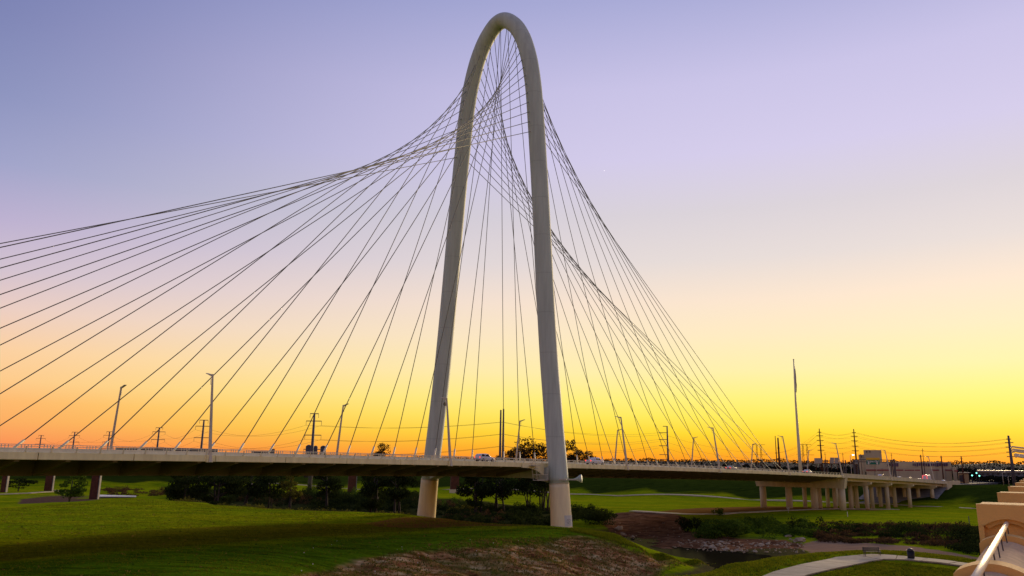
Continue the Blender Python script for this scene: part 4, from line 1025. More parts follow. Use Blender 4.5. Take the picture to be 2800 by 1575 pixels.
blades('grass', 'short green turf on the field beside the arch', [(-30, 1395, 0), (340, 1368, .3), (700, 1390, 0), (1140, 1416, 0), (1500, 1440, 0), (1620, 1452, 0), (1400, 1470, 0), (1150, 1480, 0), (950, 1500, 0), (820, 1560, 0), (780, 1590, 0), (-60, 1590, 0)], 22000, .05, .16, M['grass_blade'], 41)
blades('grass', 'green turf on the camera-side river bank', [(1740, 1585, .4), (1989, 1540, 1), (2200, 1514, 1.2), (2385, 1508, 1.4), (2500, 1510, 1.4), (2620, 1526, 1.4), (2760, 1560, 1.5), (2760, 1590, 1.5)], 14000, .06, .22, M['grass_blade'], 42)
blades('dry_grass', 'matted dry grass on the eroded dirt bank', [(820, 1590, -1), (900, 1530, -.5), (1150, 1486, -.2), (1480, 1468, -.2), (1680, 1466, -.5), (1820, 1508, -3), (1960, 1540, -6.3), (1750, 1590, -6), (1200, 1600, -4)], 7000, .08, .3, M['grass_dry'], 43, bundle=2)
blades('grass', 'olive grass tufts on the eroded dirt bank', [(800, 1590, -1), (900, 1525, -.4), (1150, 1484, -.2), (1480, 1466, -.2), (1680, 1464, -.5), (1820, 1506, -3), (1960, 1540, -6.3), (1750, 1590, -6), (1200, 1600, -4)], 8000, .1, .34, M['leaf_olive'], 44, bundle=3)
blades('grass', 'rough grass along the ridge of the dirt bank', [(1560, 1450, -.2), (1690, 1458, -.4), (1760, 1487, -1.6), (1830, 1503, -2.9), (1905, 1521, -4.6), (1960, 1536, -6.2), (1900, 1532, -5), (1800, 1512, -3), (1700, 1478, -1), (1560, 1458, -.3)], 7000, .12, .4, M['grass_blade'], 45, bundle=4)

FIELD = [(-30, 1395, 0), (340, 1368, .3), (700, 1390, 0), (1140, 1416, 0), (1500, 1440, 0), (1620, 1452, 0), (1400, 1470, 0), (1150, 1484, 0), (950, 1504, 0), (820, 1560, 0), (780, 1590, 0), (-60, 1590, 0)]
blades('weeds', 'scattered darker weed tufts in the turf', FIELD, 260, .08, .22, M['leaf_mid'], 51, wid=.12, bundle=5)
blades('weeds', 'scattered straw tufts in the turf', FIELD, 300, .08, .2, M['grass_dry'], 52, wid=.1, bundle=4)
blades('weeds', 'scattered weed tufts on the camera-side bank', [(1740, 1585, .4), (1989, 1540, 1), (2200, 1514, 1.2), (2385, 1508, 1.4), (2620, 1526, 1.4), (2760, 1560, 1.5), (2760, 1590, 1.5)], 160, .1, .26, M['leaf_mid'], 53, wid=.12, bundle=5)

# far woods on the skyline
def far_wood(label, az0, az1, d0, d1, h0, h1, n_, seed, size=3.0):
    r = np.random.default_rng(seed); a = r.uniform(R(az0), R(az1), n_); d = r.uniform(d0, d1, n_); x, y = np.sin(a) * d, np.cos(a) * d
    top = h0 + (h1 - h0) * fbm(a * 900, a * 0 + 3.3, 9, 4, seed); zz = r.uniform(0, 1, n_) ** .6 * top
    v, q = leaf_quads(np.stack([x, y, zz + gz0(x, y)], 1), size, r)
    return tag(link_mesh('far_wood', fast_mesh('far_wood', v, q), M['far_wood']), label, None, None, 'stuff')


hm_ = MB(); hv = []; hn = 160
for i in range(hn + 1):
    a = R(-60 + 120 * i / hn); top = 14 + 7 * float(fbm(np.array([i * 3.1]), np.array([1.7]), 9, 4, 77)[0])
    for d, z in ((1520, 0), (1600, top * .8), (1700, top), (2400, top * .9)): hv.append((math.sin(a) * d, math.cos(a) * d, z))
hm_.add(hv, [(i * 4 + j, i * 4 + 4 + j, i * 4 + 5 + j, i * 4 + 1 + j) for i in range(hn) for j in range(3)])
tag(hm_.build('hills', mat('far_wooded_ground', (.03, .03, .02), .95, .3, .02), None, True), 'low wooded rise on the skyline', None, None, 'structure')
far_wood('distant dark woods along the skyline', -42, 46, 1490, 1690, 14, 24, 40000, 61, 3.0)
far_wood('low dark woods beyond the levee', 4, 44, 900, 980, 3, 13, 30000, 62, 2.2)
far_wood('trees beyond the road at the right', 29.5, 44, 590, 640, 2, 9, 16000, 63, 1.4)

# ------------------------------------------------------------------ rubble, boulders and litter
def rock_mesh(seed):
    r = np.random.default_rng(seed); bm = bmesh.new(); bmesh.ops.create_icosphere(bm, subdivisions=2, radius=1)
    for v in bm.verts:
        nv = np.array(v.co); k = 1 + .28 * math.sin(nv @ r.normal(size=3) * 2.2 + seed) + .16 * r.normal() * .6; v.co = Vector(nv * k * np.array([1.15, .8, .6]))
    me = bpy.data.meshes.new('boulder'); bm.to_mesh(me); bm.free(); me.materials.append(M['rock']); return me


rocks = [rock_mesh(k) for k in range(5)]
r_ = np.random.default_rng(9)
spots = [(1692, 1447, 3.2), (1705, 1462, 1.8), (1690, 1468, 1.6), (1730, 1470, 1.5), (1976, 1485, 2.0), (1966, 1490, 1.5), (1930, 1493, 1.3), (1945, 1497, 1.6), (1955, 1500, 1.2), (1985, 1504, 1.8), (2078, 1493, 2.4), (2100, 1488, 1.3), (2126, 1492, 1.1), (2103, 1484, 1.0), (2137, 1486, 1.1), (2155, 1468, 1.8), (2162, 1476, 1.2), (2186, 1480, 3.2), (2052, 1489, 1.0), (2030, 1492, 1.3), (2015, 1507, 1.8), (2040, 1508, 1.6), (2065, 1509, 1.5), (1925, 1484, 1.0), (1990, 1469, 1.0), (1860, 1486, .9), (1890, 1492, .8)]
for k_, (px, py, w) in enumerate(spots):
    p = on_ground(px, py, -6); o = bpy.data.objects.new('boulder', rocks[int(r_.integers(5))]); COL.objects.link(o)
    sc_ = w * .42; o.location = (p[0], p[1], max(p[2], -6.5) + sc_ * .15); o.scale = (sc_, sc_, sc_ * r_.uniform(.6, 1)); o.rotation_euler = (r_.uniform(-.3, .3), r_.uniform(-.3, .3), r_.uniform(0, 6))
    lab_ = {0: 'largest boulder on the mud ramp right of the near leg', 4: 'pale upright boulder in the rubble below the big bush', 10: 'long flat pale boulder in the middle of the shore', 15: 'pale boulder on the bank above the right end of shore', 17: 'big brown boulder where the sand begins'}.get(k_, 'pale limestone boulder on the rubble shore by the river')
    tag(o, lab_, 'boulder', 'boulders on the river shore')
pts_ = []
for k in range(300):
    px, py = r_.uniform(1840, 2200), r_.uniform(1476, 1512); p = on_ground(px, py, -6)
    if p[2] > -6.55: pts_.append((p, r_.uniform(.08, .34)))
for k in range(90):
    px, py = r_.uniform(1660, 1880), r_.uniform(1430, 1490); p = on_ground(px, py, -5.5); pts_.append((p, r_.uniform(.06, .22)))
vs, fs = [], []; proto = rocks[0]; pv = np.array([v.co for v in proto.vertices]); pfs = np.array([f.vertices[:] for f in proto.polygons])
# a lighter stone is enough for rubble
bm = bmesh.new(); bmesh.ops.create_icosphere(bm, subdivisions=1, radius=1); pv = np.array([v.co for v in bm.verts]); pfs = np.array([[v.index for v in f.verts] for f in bm.faces]); bm.free()
for p, w in pts_:
    k = pv * (1 + r_.normal(0, .16, (len(pv), 1))) * w * np.array([1.2, .9, .6]); an = r_.uniform(0, 6.28)
    k = np.stack([k[:, 0] * math.cos(an) - k[:, 1] * math.sin(an), k[:, 0] * math.sin(an) + k[:, 1] * math.cos(an), k[:, 2]], 1)
    fs.append(pfs + len(vs) * len(pv)); vs.append(k + np.array([p[0], p[1], max(p[2], -6.6) + .08]))
tag(link_mesh('rubble', fast_mesh('rubble', np.concatenate(vs), np.concatenate(fs)), M['rock']), 'broken stone rubble strewn on the shore', None, None, 'stuff')
vs, fs = [], []
for k in range(34):
    px, py = r_.uniform(820, 1750), r_.uniform(1478, 1570); p = on_ground(px, py, -2); w = r_.uniform(.03, .09)
    fs.append(pfs + len(vs) * len(pv)); vs.append(pv * w + np.array([p[0], p[1], p[2] + .25]))
tag(link_mesh('litter', fast_mesh('litter', np.concatenate(vs), np.concatenate(fs)), M['sign_white']), 'white litter scraps and stones on the dirt bank', None, None, 'stuff')

# ------------------------------------------------------------------ old railway piers behind the bridge
def rail_pier(label, px0, px1, py, z, capped, top=9.0):
    a, b_ = gp(px0, py, z), gp(px1, py, z); cc = (a + b_) / 2; w = np.linalg.norm(b_ - a); dv = (b_ - a) / w; nv = np.array([-dv[1], dv[0], 0])
    gzv = ground_z(cc[0], cc[1]); o = thing('railway_pier', label, 'pier', (cc[0], cc[1], gzv), 'old railway bridge piers')
    MB().loft([[np.array([cc[0], cc[1], zz]) + dv * x * k + nv * y for x, y in ((-w / 2, 0), (w / 2, 0), (w / 2, 2.6), (-w / 2, 2.6))] for zz, k in ((gzv - 1, 1.06), (top, .92))]).build('shaft', M['rust'], o)
    if capped:
        MB().box(np.array([cc[0], cc[1], gzv + .8]) + nv * 1.3, (w * 1.16, 3.0, 2.6), (dv, nv, Z_)).build('plinth', M['concrete'], o)
    else:
        MB().box(np.array([cc[0], cc[1], (gzv + top) / 2]) + dv * (w / 2 + .35) + nv * 1.3, (.32, 2.5, top - gzv), (dv, nv, Z_)).build('edge_pillar', M['concrete_dark'], o)
    return o


rail_pier('rust-brown railway pier at the extreme left under the deck', 0, 12, 1345, -3.7, False)
rail_pier('rust-brown railway pier beside the curving pale path', 120, 139, 1341, -3.7, False)
rail_pier('ivy-grown wide railway pier with a pale concrete edge', 243, 263, 1364, -4.6, False)
rail_pier('rust-red pier under the deck left of the far leg', 951, 972, 1344, -3.7, False)
rail_pier('rust-red pier on a pale plinth between the two legs', 1233, 1255, 1340, -3.7, True)
sl_ = MB(); q0 = [on_ground(px, py, -4.5) for px, py in [(272, 1362), (372, 1362), (372, 1360), (268, 1357)]]
sl_.add([p + Z_ * .75 for p in q0] + [p + Z_ * .4 for p in q0], [(0, 1, 2, 3), (7, 6, 5, 4), (0, 4, 5, 1), (1, 5, 6, 2), (2, 6, 7, 3), (3, 7, 4, 0)])
tag(sl_.build('concrete_slab', M['sign_white']), 'bright concrete slab lying beside the wide railway pier', 'slab')

# ------------------------------------------------------------------ power lines
def sag(a, b_, dip, n_=10):
    a, b_ = np.array(a), np.array(b_); return [a + (b_ - a) * k / n_ - Z_ * dip * 4 * (k / n_) * (1 - k / n_) for k in range(n_ + 1)]


def pylon(label, px, py_top, dist, arms, arm_w, w0=1.1, w1=.5, mt='grey_pole', name='power_pylon', dirv=None, one_side=0, insul=True, bend=0.0):
    top = at(px, py_top, dist); gz_ = ground_z(top[0], top[1]); o = thing(name, label, 'power pylon', (top[0], top[1], gz_), 'power pylons')
    MB().tube([np.array([top[0], top[1], gz_ - 1]), top], [w0, w1], 10).build('pole', M[mt], o, True)
    dv = dirv if dirv is not None else RT * np.array([1, 1, 0]); dv = dv / np.linalg.norm(dv); H = top[2] - gz_; ends = []
    for f, aw in arms:
        cz = np.array([top[0], top[1], gz_ + H * f]); a = cz - dv * aw * arm_w * (0 if one_side > 0 else 1); b_ = cz + dv * aw * arm_w * (0 if one_side < 0 else 1)
        arm = MB().bar(a, b_, .42).build('crossarm', M[mt], o)
        for e in ((a, b_) if not one_side else ((a,) if one_side < 0 else (b_,))):
            lo = e - Z_ * (H * .055)
            if insul: MB().bar(e, lo, .16).build('insulator', M['wire'], arm)
            ends.append(lo if insul else e)
    return o, ends


def wires(o, e0, e1, dip, rad=.075):
    for a, b_ in zip(e0, e1):
        MB().tube(sag(a, b_, dip), rad, 4, False).build('wire', M['wire'], o)


T3 = [(.995, .55), (.9, 1.0), (.72, 1.05), (.54, 1.1)]
LP = [('farthest left pylon, small above the deck', 113, 1190, 1010), ('second pylon from the left above the deck', 205, 1181, 880), ('pylon just behind the leftmost far lamp post', 300, 1180, 830), ('fourth pylon from the left with three crossarms', 436, 1169, 700), ('dark pylon beside the leftmost near lamp post', 558, 1148, 560), ('tall dark pylon over the three silos', 860, 1130, 440)]
prev = None
for lab, px, py, d in LP:
    o, e = pylon(lab, px, py, d, T3, 5.2 if d > 500 else 4.2, 1.1 if d > 500 else 1.25, .5)
    if prev is not None: wires(prev[0], prev[1][2:], e[2:], 5.0, .05)
    prev = (o, e)
# twin pole
tp = at(1373, 1120, 400); o2 = thing('power_pylon', 'pair of thick tapering steel poles between the arch legs', 'power pylon', (tp[0], tp[1], ground_z(tp[0], tp[1])), 'power pylons')
tw_e = []
for px, py in ((1369.5, 1121), (1377, 1118)):
    t_ = at(px, py, 400); g_z = ground_z(t_[0], t_[1]); MB().tube([(t_[0] - (.15 if px < 1373 else -.0), t_[1], g_z - 1), t_], [.95, .4], 10).build('pole', M['grey_pole'], o2, True)
for zf in (1154, 1187, 1220): 
    for k in (0, 1): tw_e.append(at(1373 + (4 if k else -4), zf, 400))
pe = prev[1][2:]
for a, b_ in zip([pe[0], pe[1], pe[2], pe[3], pe[4], pe[5]], tw_e): MB().tube(sag(a, b_, 2.2), .05, 4, False).build('wire', M['wire'], prev[0])
o3, e3 = pylon('ladder-like pylon with arms on one side, right of the legs', 1824, 1165, 560, [(.995, .6), (.87, 1.2), (.74, 1.2), (.62, 1.2), (.45, 1.2), (.36, 1.2)], 5.0, .9, .45, one_side=-1, insul=False)
for i, b_ in enumerate(e3[1:4]):
    for k in (0, 1): MB().tube(sag(tw_e[2 * i + k], b_ - Z_ * k * 1.5, 3.5), .05, 4, False).build('wire', M['wire'], o2)
o4, e4 = pylon('left pole of the close pair near the mast', 2119.5, 1192, 640, [(.6, .3), (.45, .3), (.3, .3)], 3, .5, .25, 'rust', insul=False)
o5, e5 = pylon('thicker right pole of the close pair near the mast', 2127, 1197, 620, [(.75, .3)], 3, .9, .5, 'rust', insul=False)
for i in range(3): MB().tube(sag(e3[1 + i], e4[2 * i], 4), .05, 4, False).build('wire', M['wire'], o3)
A6 = [(.93, .5), (.86, .9), (.77, .9), (.67, .9), (.58, .9)]
o6, e6 = pylon('slim pylon with short arms behind the two blank signs', 2240, 1172, 600, A6, 2.6, .75, .3, 'rust', insul=False)
o7, e7 = pylon('slim pylon with short arms left of the mill tower', 2334, 1173, 590, A6, 2.6, .75, .3, 'rust', insul=False)
o8, e8 = pylon('leaning tall pylon at the far right over the grass levee', 2757, 1191, 500, A6, 2.4, 1.0, .5, 'grey_pole', insul=False)
wires(o6, e6, e7, 2.0, .045); wires(o7, e7[:8], e8[:8], 4.5, .05)
MBw = [(e4[k], e6[k]) for k in range(6)]
for a, b_ in MBw: MB().tube(sag(a, b_, 3), .045, 4, False).build('wire', M['wire'], o4)
for lab, px, py, d in [('short brown pole over the mill roof', 2517, 1243.5, 545), ('taller thin pole over the mill roof', 2522, 1226, 550), ('brown pole at the right end of the mill', 2573, 1246, 545), ('brown pole with a beam at the mill corner', 2628, 1248, 530), ('thin pole rising from the sign gantry', 2437, 1239, 540), ('thin pole left of the mill tower', 2353, 1241, 545), ('thin pole behind the right blank sign', 2304, 1238, 550), ('thin pole behind the left blank sign', 2255.5, 1237, 550)]:
    t_ = at(px, py, d); g_z = ground_z(t_[0], t_[1]); th = thing('utility_pole', lab, 'utility pole', (t_[0], t_[1], g_z), 'utility poles by the mill')
    MB().tube([(t_[0], t_[1], g_z - .5), t_], [.42, .3] if 'brown' in lab else [.26, .13], 8).build('pole', M['rust'], th, True)
    MB().bar(t_ - Z_ * 1.2 - RT * .9, t_ - Z_ * 1.2 + RT * .9, .14).build('crossarm', M['rust'], th)


def lattice(label, px, py_top, dist, w=7.0):
    top = at(px, py_top, dist); g_z = ground_z(top[0], top[1]); H = top[2] - g_z; o = thing('lattice_tower', label, 'power pylon', (top[0], top[1], g_z), 'lattice towers')
    dv = np.array([RT[0], RT[1], 0]); dv /= np.linalg.norm(dv); fr = MB(); b0 = np.array([top[0], top[1], g_z])
    for sd in (-1, 1):
        for e in (-1, 1):
            fr.bar(b0 + dv * (sd * w * .28 + e * 1.0), b0 + dv * (sd * w * .22 + e * .5) + Z_ * H, .3)
        for k in range(9):
            z0, z1 = H * k / 9, H * (k + 1) / 9; e = 1 if k % 2 else -1
            fr.bar(b0 + dv * (sd * w * .27 - e * .9) + Z_ * z0, b0 + dv * (sd * w * .25 + e * .8) + Z_ * z1, .2)
    fr.build('frame', M['rust'], o)
    for f, ww in ((1.0, .75), (.66, 1.0), (.35, .6)): MB().bar(b0 - dv * w * ww + Z_ * H * f, b0 + dv * w * ww + Z_ * H * f, .35).build('crossarm', M['rust'], o)
    return o


lattice('double lattice tower left of the tall mast', 2074, 1216, 900, 9.5)
lattice('double lattice tower right of the tall mast', 2200, 1215, 900, 9.5)

# ------------------------------------------------------------------ buildings beyond the levee
def block(px0, px1, py_top, py_bot, dist, depth, mb=None):
    a, b_ = at(px0, py_bot, dist), at(px1, py_bot, dist); zt = at((px0 + px1) / 2, py_top, dist)[2]; zl = min(a[2], b_[2])
    dv = b_ - a; dv[2] = 0; nv = np.array([-dv[1], dv[0], 0]); nv /= np.linalg.norm(nv); a = np.array([a[0], a[1], 0]); b_ = np.array([b_[0], b_[1], 0])
    m_ = mb or MB(); m_.loft([[q + Z_ * z for q in (a, b_, b_ + nv * depth, a + nv * depth)] for z in (zl, zt)]); return m_, a, b_, nv, zl, zt


def quad_on(px0, px1, py0, py1, dist, th=.25):
    a, b_, cc, d = at(px0, py1, dist), at(px1, py1, dist), at(px1, py0, dist), at(px0, py0, dist); nv = EYE - a; nv[2] = 0; nv /= np.linalg.norm(nv)
    vs = [a, b_, cc, d, a + nv * th, b_ + nv * th, cc + nv * th, d + nv * th]
    return MB().add(vs, [(0, 1, 2, 3), (7, 6, 5, 4), (0, 4, 5, 1), (1, 5, 6, 2), (2, 6, 7, 3), (3, 7, 4, 0)])


DM = 565.0
mill = thing('mill', 'long pale mill with graffiti on its parapet and a red stripe', 'building', at(2490, 1322, DM))
block(2400, 2607, 1263, 1326, DM, 30)[0].build('wall', M['wall_white'], mill)
block(2372, 2606, 1280, 1326, DM - 6, 6)[0].build('lower_wall', M['wall_white'], mill)
tw_ = block(2366, 2415, 1230.5, 1290, DM + 4, 16)[0].build('tower', M['wall_white'], mill)
block(2352, 2367, 1243, 1300, DM + 5, 14)[0].build('tower_annex', M['wall_white'], mill)
vs_ = [at(2366, 1230.6, DM + 3.8), at(2394, 1229, DM + 3.8), at(2415, 1236.5, DM + 3.8)]
for px in (2370, 2378.5): quad_on(px - 1.2, px + 1.2, 1231.5 + 1, 1236.5 + 1, DM + 3.7).build('window', M['window'], tw_)
for px in (2356, 2363): quad_on(px - .9, px + .9, 1246.5, 1251, DM + 4.7).build('window', M['window'], tw_)
quad_on(2422, 2590, 1265.5, 1276, DM - .2).build('parapet_band', M['wall_white'], mill)
rr_ = np.random.default_rng(5); gp_o = None
x = 2426.0
while x < 2588:          # bubble lettering too far away to read: each letter its own patch
    w = rr_.uniform(3, 6.5); y0 = 1266.5 + rr_.uniform(-1, .8); y1 = 1274.5 + rr_.uniform(-1, 1.5)
    if not (2452 < x < 2490): quad_on(x, x + w, y0, y1, DM - .6, .2).build('graffiti_letter', M['graffiti'], mill)
    x += w + rr_.uniform(.6, 1.6)
for a, b_ in ((2368, 2396), (2398, 2432), (2448, 2470), (2474, 2500), (2502, 2516), (2548, 2568), (2584, 2604)):
    quad_on(a, b_, 1284 + rr_.uniform(-.4, .4), 1287, DM - 6.4, .2).build('red_stripe', M['wall_red'], mill)
for px in (2392, 2412, 2436, 2458, 2472, 2498, 2528, 2546, 2562, 2586): quad_on(px - .35, px + .35, 1280, 1322, DM - 6.3, .2).build('downpipe', M['roof_grey'], mill)
block(2609, 2620, 1279, 1324, DM - 16, 20)[0].build('end_wall', M['wall_white'], mill)
quad_on(2609.5, 2619.5, 1286, 1289, DM - 16.4, .2).build('red_stripe', M['wall_red'], mill)
for px in (2468, 2495, 2560): block(px, px + 5, 1260.5, 1266, DM + 8, 4)[0].build('roof_vent', M['roof_grey'], mill)

ty = thing('shop', 'low yellow building with a dark porch right of the mill', 'building', at(2636, 1322, 540))
block(2622, 2651, 1293, 1322, 540, 12)[0].build('wall', M['wall_tan'], ty); block(2620, 2652, 1291.5, 1293.5, 539, 14)[0].build('roof', M['roof_grey'], ty)
quad_on(2623, 2634, 1299, 1317, 539.6).build('porch', M['window'], ty)
wh = thing('warehouse', 'long grey-roofed warehouse right of the traffic signals', 'building', at(2720, 1310, 620))
block(2672, 2800, 1290, 1308, 620, 30)[0].build('wall', M['roof_grey'], wh)
block(2670, 2802, 1286.5, 1290.5, 619, 32)[0].build('roof', M['sign_back'], wh)
for px in np.arange(2684, 2796, 14): quad_on(px, px + 7, 1294, 1298, 619.6, .3).build('window', M['window'], wh)
wr = thing('warehouse', 'low building with a white sign on the skyline among cables', 'building', at(2036, 1276, 1000))
block(2018, 2053, 1266.5, 1282, 1000, 30)[0].build('wall', M['roof_grey'], wr); quad_on(2028, 2036, 1268, 1270.5, 999).build('sign_panel', M['sign_white'], wr)
wd_ = thing('depot', 'long dark flat roof seen above the median wall at left', 'building', at(450, 1235, 600))
block(312, 592, 1225.5, 1262, 600, 40)[0].build('wall', M['dark_metal'], wd_)
for px in np.arange(330, 590, 21): quad_on(px, px + 5, 1229, 1236, 599.5, .4).build('bay', M['window'], wd_)
wd2 = thing('depot', 'short dark roof over the railing left of the silos', 'building', at(716, 1240, 600)); block(686, 742, 1233, 1262, 600, 20)[0].build('wall', M['dark_metal'], wd2); block(737, 749, 1227.5, 1262, 598, 10)[0].build('hopper', M['dark_metal'], wd2)
for lab, px0, px1, py in (('tallest pointed silo under the tall pylon', 836, 853, 1221), ('middle small silo under the tall pylon', 857, 869, 1222), ('right round-topped silo beside the tall pylon', 876, 892, 1223)):
    a, b_ = at(px0, py, 560), at(px1, py, 560); cc = (a + b_) / 2; rad = np.linalg.norm(a - b_) / 2; so = thing('silo', lab, 'silo', (cc[0], cc[1], ground_z(cc[0], cc[1])), 'silos')
    MB().tube([(cc[0], cc[1], 1), (cc[0], cc[1], cc[2])], rad, 16).build('shell', M['dark_metal'], so, True)
    MB().tube([(cc[0], cc[1], cc[2] - .02), (cc[0], cc[1], cc[2] + rad * .35), (cc[0], cc[1], cc[2] + rad * .6)], [rad * 1.02, rad * .75, rad * .2], 16).build('roof', M['dark_metal'], so, True)

# ------------------------------------------------------------------ signs
def text(body, size, loc, xdir, mt, parent, name):
    cu = bpy.data.curves.new(name, 'FONT'); cu.body = body; cu.size = size; cu.align_x = 'CENTER'; cu.align_y = 'CENTER'; cu.extrude = .01
    o = bpy.data.objects.new(name, cu); COL.objects.link(o); cu.materials.append(mt)
    x = np.array(xdir) / np.linalg.norm(xdir); y = Z_; z = np.cross(x, y)
    o.parent = parent; off = OFF[parent.name]; p = np.array(loc) - off
    o.matrix_local = Matrix(((x[0], y[0], z[0], p[0]), (x[1], y[1], z[1], p[1]), (x[2], y[2], z[2], p[2]), (0, 0, 0, 1)))
    dg = bpy.context.evaluated_depsgraph_get(); me_ = bpy.data.meshes.new_from_object(o.evaluated_get(dg)); mw = o.matrix_local.copy(); bpy.data.objects.remove(o)
    o = link_mesh(name, me_, mt, parent); o.matrix_local = mw; return o


DS = 395.0
gan = thing('sign_gantry', 'green overhead road sign with a yellow top panel on gantry', 'road sign', at(2386, 1300, DS))
g_ = MB()
for py in (1257.5, 1263): g_.bar(at(2330, py - .5, DS + .8), at(2445, py + .8, DS + .8), .35)
for px in (2332, 2444): g_.bar(at(px, 1255, DS + .8), at(px + 8, 1318, DS + .8), .5)
g_.build('truss', M['dark_metal'], gan)
pn = quad_on(2369, 2405, 1258, 1270, DS, .2).build('panel', M['sign_green'], gan)
quad_on(2368, 2405.5, 1251.5, 1257.6, DS, .2).build('top_panel', M['sign_yellow'], gan)
cxn = EYE - at(2387, 1264, DS); cxn[2] = 0; cxn /= np.linalg.norm(cxn); rdir = np.array([-cxn[1], cxn[0], 0])
for k_, ch in enumerate('Singleton Blvd'):
    if ch != ' ': text(ch, 1.25, at(2372.5 + 2.25 * k_, 1261.6, DS - .35), rdir, M['sign_white'], pn, 'letter')
for px in (2375, 2398.5):
    a = MB(); cc = at(px, 1266.6, DS - .35); a.add([cc - rdir * .55 + Z_ * .05, cc + rdir * .55 + Z_ * .05, cc - Z_ * .6], [(0, 1, 2)]); a.box(cc + Z_ * .28, (.3, .3, .5)); a.build('arrow', M['sign_white'], pn)
bl = thing('sign_gantry', 'two blank grey sign backs on a slim gantry beam', 'road sign', at(2260, 1285, 360))
b_m = MB()
for py in (1265.5,): b_m.bar(at(2190, py, 360.6), at(2335, py + 3, 360.6), .3)
for px in (2232, 2243, 2274, 2290): b_m.bar(at(px, 1266, 360.6), at(px, 1284, 360.6), .22)
b_m.build('beam', M['rust'], bl)
quad_on(2226.5, 2248, 1252.5, 1267, 360, .25).build('panel', M['sign_back'], bl); quad_on(2269.5, 2281, 1251, 1267, 360, .25).build('panel', M['sign_back'], bl); quad_on(2281.6, 2293, 1251.3, 1267.3, 360, .25).build('panel', M['sign_back'], bl)
el = thing('equipment_frame', 'dark steel sign frame with ladder left of the green sign', 'frame', at(2340, 1300, 400))
e_ = MB()
for px in (2337, 2346): e_.bar(at(px, 1256, 400), at(px + 1, 1300, 400), .5)
for py in np.arange(1258, 1300, 5): e_.bar(at(2337, py, 400), at(2346.5, py, 400), .3)
e_.build('frame', M['dark_metal'], el); quad_on(2337.5, 2346, 1259, 1269, 399.6, .2).build('panel', M['sign_back'], el)
f2 = MB()
for px in (2256, 2261, 2305, 2311, 2438, 2446): f2.bar(at(px, 1258, 430), at(px + (4 if px % 2 else -2), 1300, 430), .45)
tag(f2.build('substation_frame', M['dark_metal']), 'dark steel trestle legs behind the road signs', 'frame')
# warning sign, marker posts and traffic signals
ws = on_ground(2156, 1402, -3.7); wo = thing('warning_sign', 'pale diamond warning sign beside the trail near the columns', 'sign', ws)
MB().bar(ws - Z_ * .3, ws + Z_ * 1.6, .09).build('post', M['lamp'], wo)
v_ = EYE - ws; v_[2] = 0; v_ /= np.linalg.norm(v_); r2 = np.array([-v_[1], v_[0], 0]); cc = ws + Z_ * 1.5 + v_ * .06
MB().loft([[cc + v_ * o + q for q in (Z_ * .62, r2 * .62, -Z_ * .62, -r2 * .62)] for o in (0, .04)]).build('panel', M['sign_back'], wo)
for lab, px, py, hh in (('slim white marker post in front of the near viaduct column', 2318, 1413, 1.5), ('pale bollard among the weeds beside the trail', 1954, 1407, 1.4), ('grey forked post on the grass near the parapet', 2651, 1434, 2.2)):
    p = on_ground(px, py, -3.7); mo = thing('marker_post', lab, 'post', p); MB().tube([p - Z_ * .2, p + Z_ * hh], [.12, .1], 8).build('post', M['sign_white'] if 'grey' not in lab else M['grey_pole'], mo); MB().tube([p + Z_ * hh, p + Z_ * (hh + .12)], [.14, .05], 8).build('cap', M['sign_white'] if 'grey' not in lab else M['grey_pole'], mo)
for lab, px, py in (('leftmost green traffic signal right of the mill', 2658, 1300), ('highest green traffic signal right of the mill', 2670, 1293.5), ('rightmost green traffic signal right of the mill', 2678, 1301)):
    p = at(px, py, 540); so = thing('traffic_signal', lab, 'traffic signal', (p[0], p[1], ground_z(p[0], p[1])), 'traffic signals')
    MB().tube([(p[0], p[1] + .4, ground_z(p[0], p[1])), (p[0], p[1] + .4, p[2] + 1)], .14, 8).build('pole', M['dark_metal'], so)
    hd = MB().box(p + Z_ * .5 + np.array([0, .25, 0]), (.7, .4, 1.9)).build('housing', M['black'], so)
    MB().tube([p, p + v_ * .12], .42, 12).build('green_lamp', M['green_lamp'], hd)
for lab, px, py, d in (('lit lamp post left of the mill tower', 2331, 1244, 420), ('curved lamp post at the far right below the warehouse', 2762, 1302, 530), ('pale lamp post among the trees at the far right', 2746, 1292, 540)):
    p = at(px, py, d); g_z = ground_z(p[0], p[1]); so = thing('street_lamp', lab, 'street lamp', (p[0], p[1], g_z)); dv = np.array([RT[0], RT[1], 0])
    MB().tube([(p[0] - dv[0] * 1.2, p[1] - dv[1] * 1.2, g_z), p - dv * 1.2 - Z_ * .3, p - dv * .8, p], [.16, .12, .09, .08], 8).build('pole', M['lamp'], so, True)
    MB().box(p + dv * .3, (.9, .35, .25)).build('lamp_head', M['street_light'] if 'lit' in lab else M['lamp'], so)
p = at(1652, 467, 9000); tag(MB().tube([p - Z_ * 3.5, p, p + Z_ * 3.5], [1, 4, 1], 8).build('evening_star', mat('starlight', (1, 1, 1), .5, 0, emit=(1, 1, 1, 1), estr=1.6)), 'tiny bright evening star right of the arch', 'star')

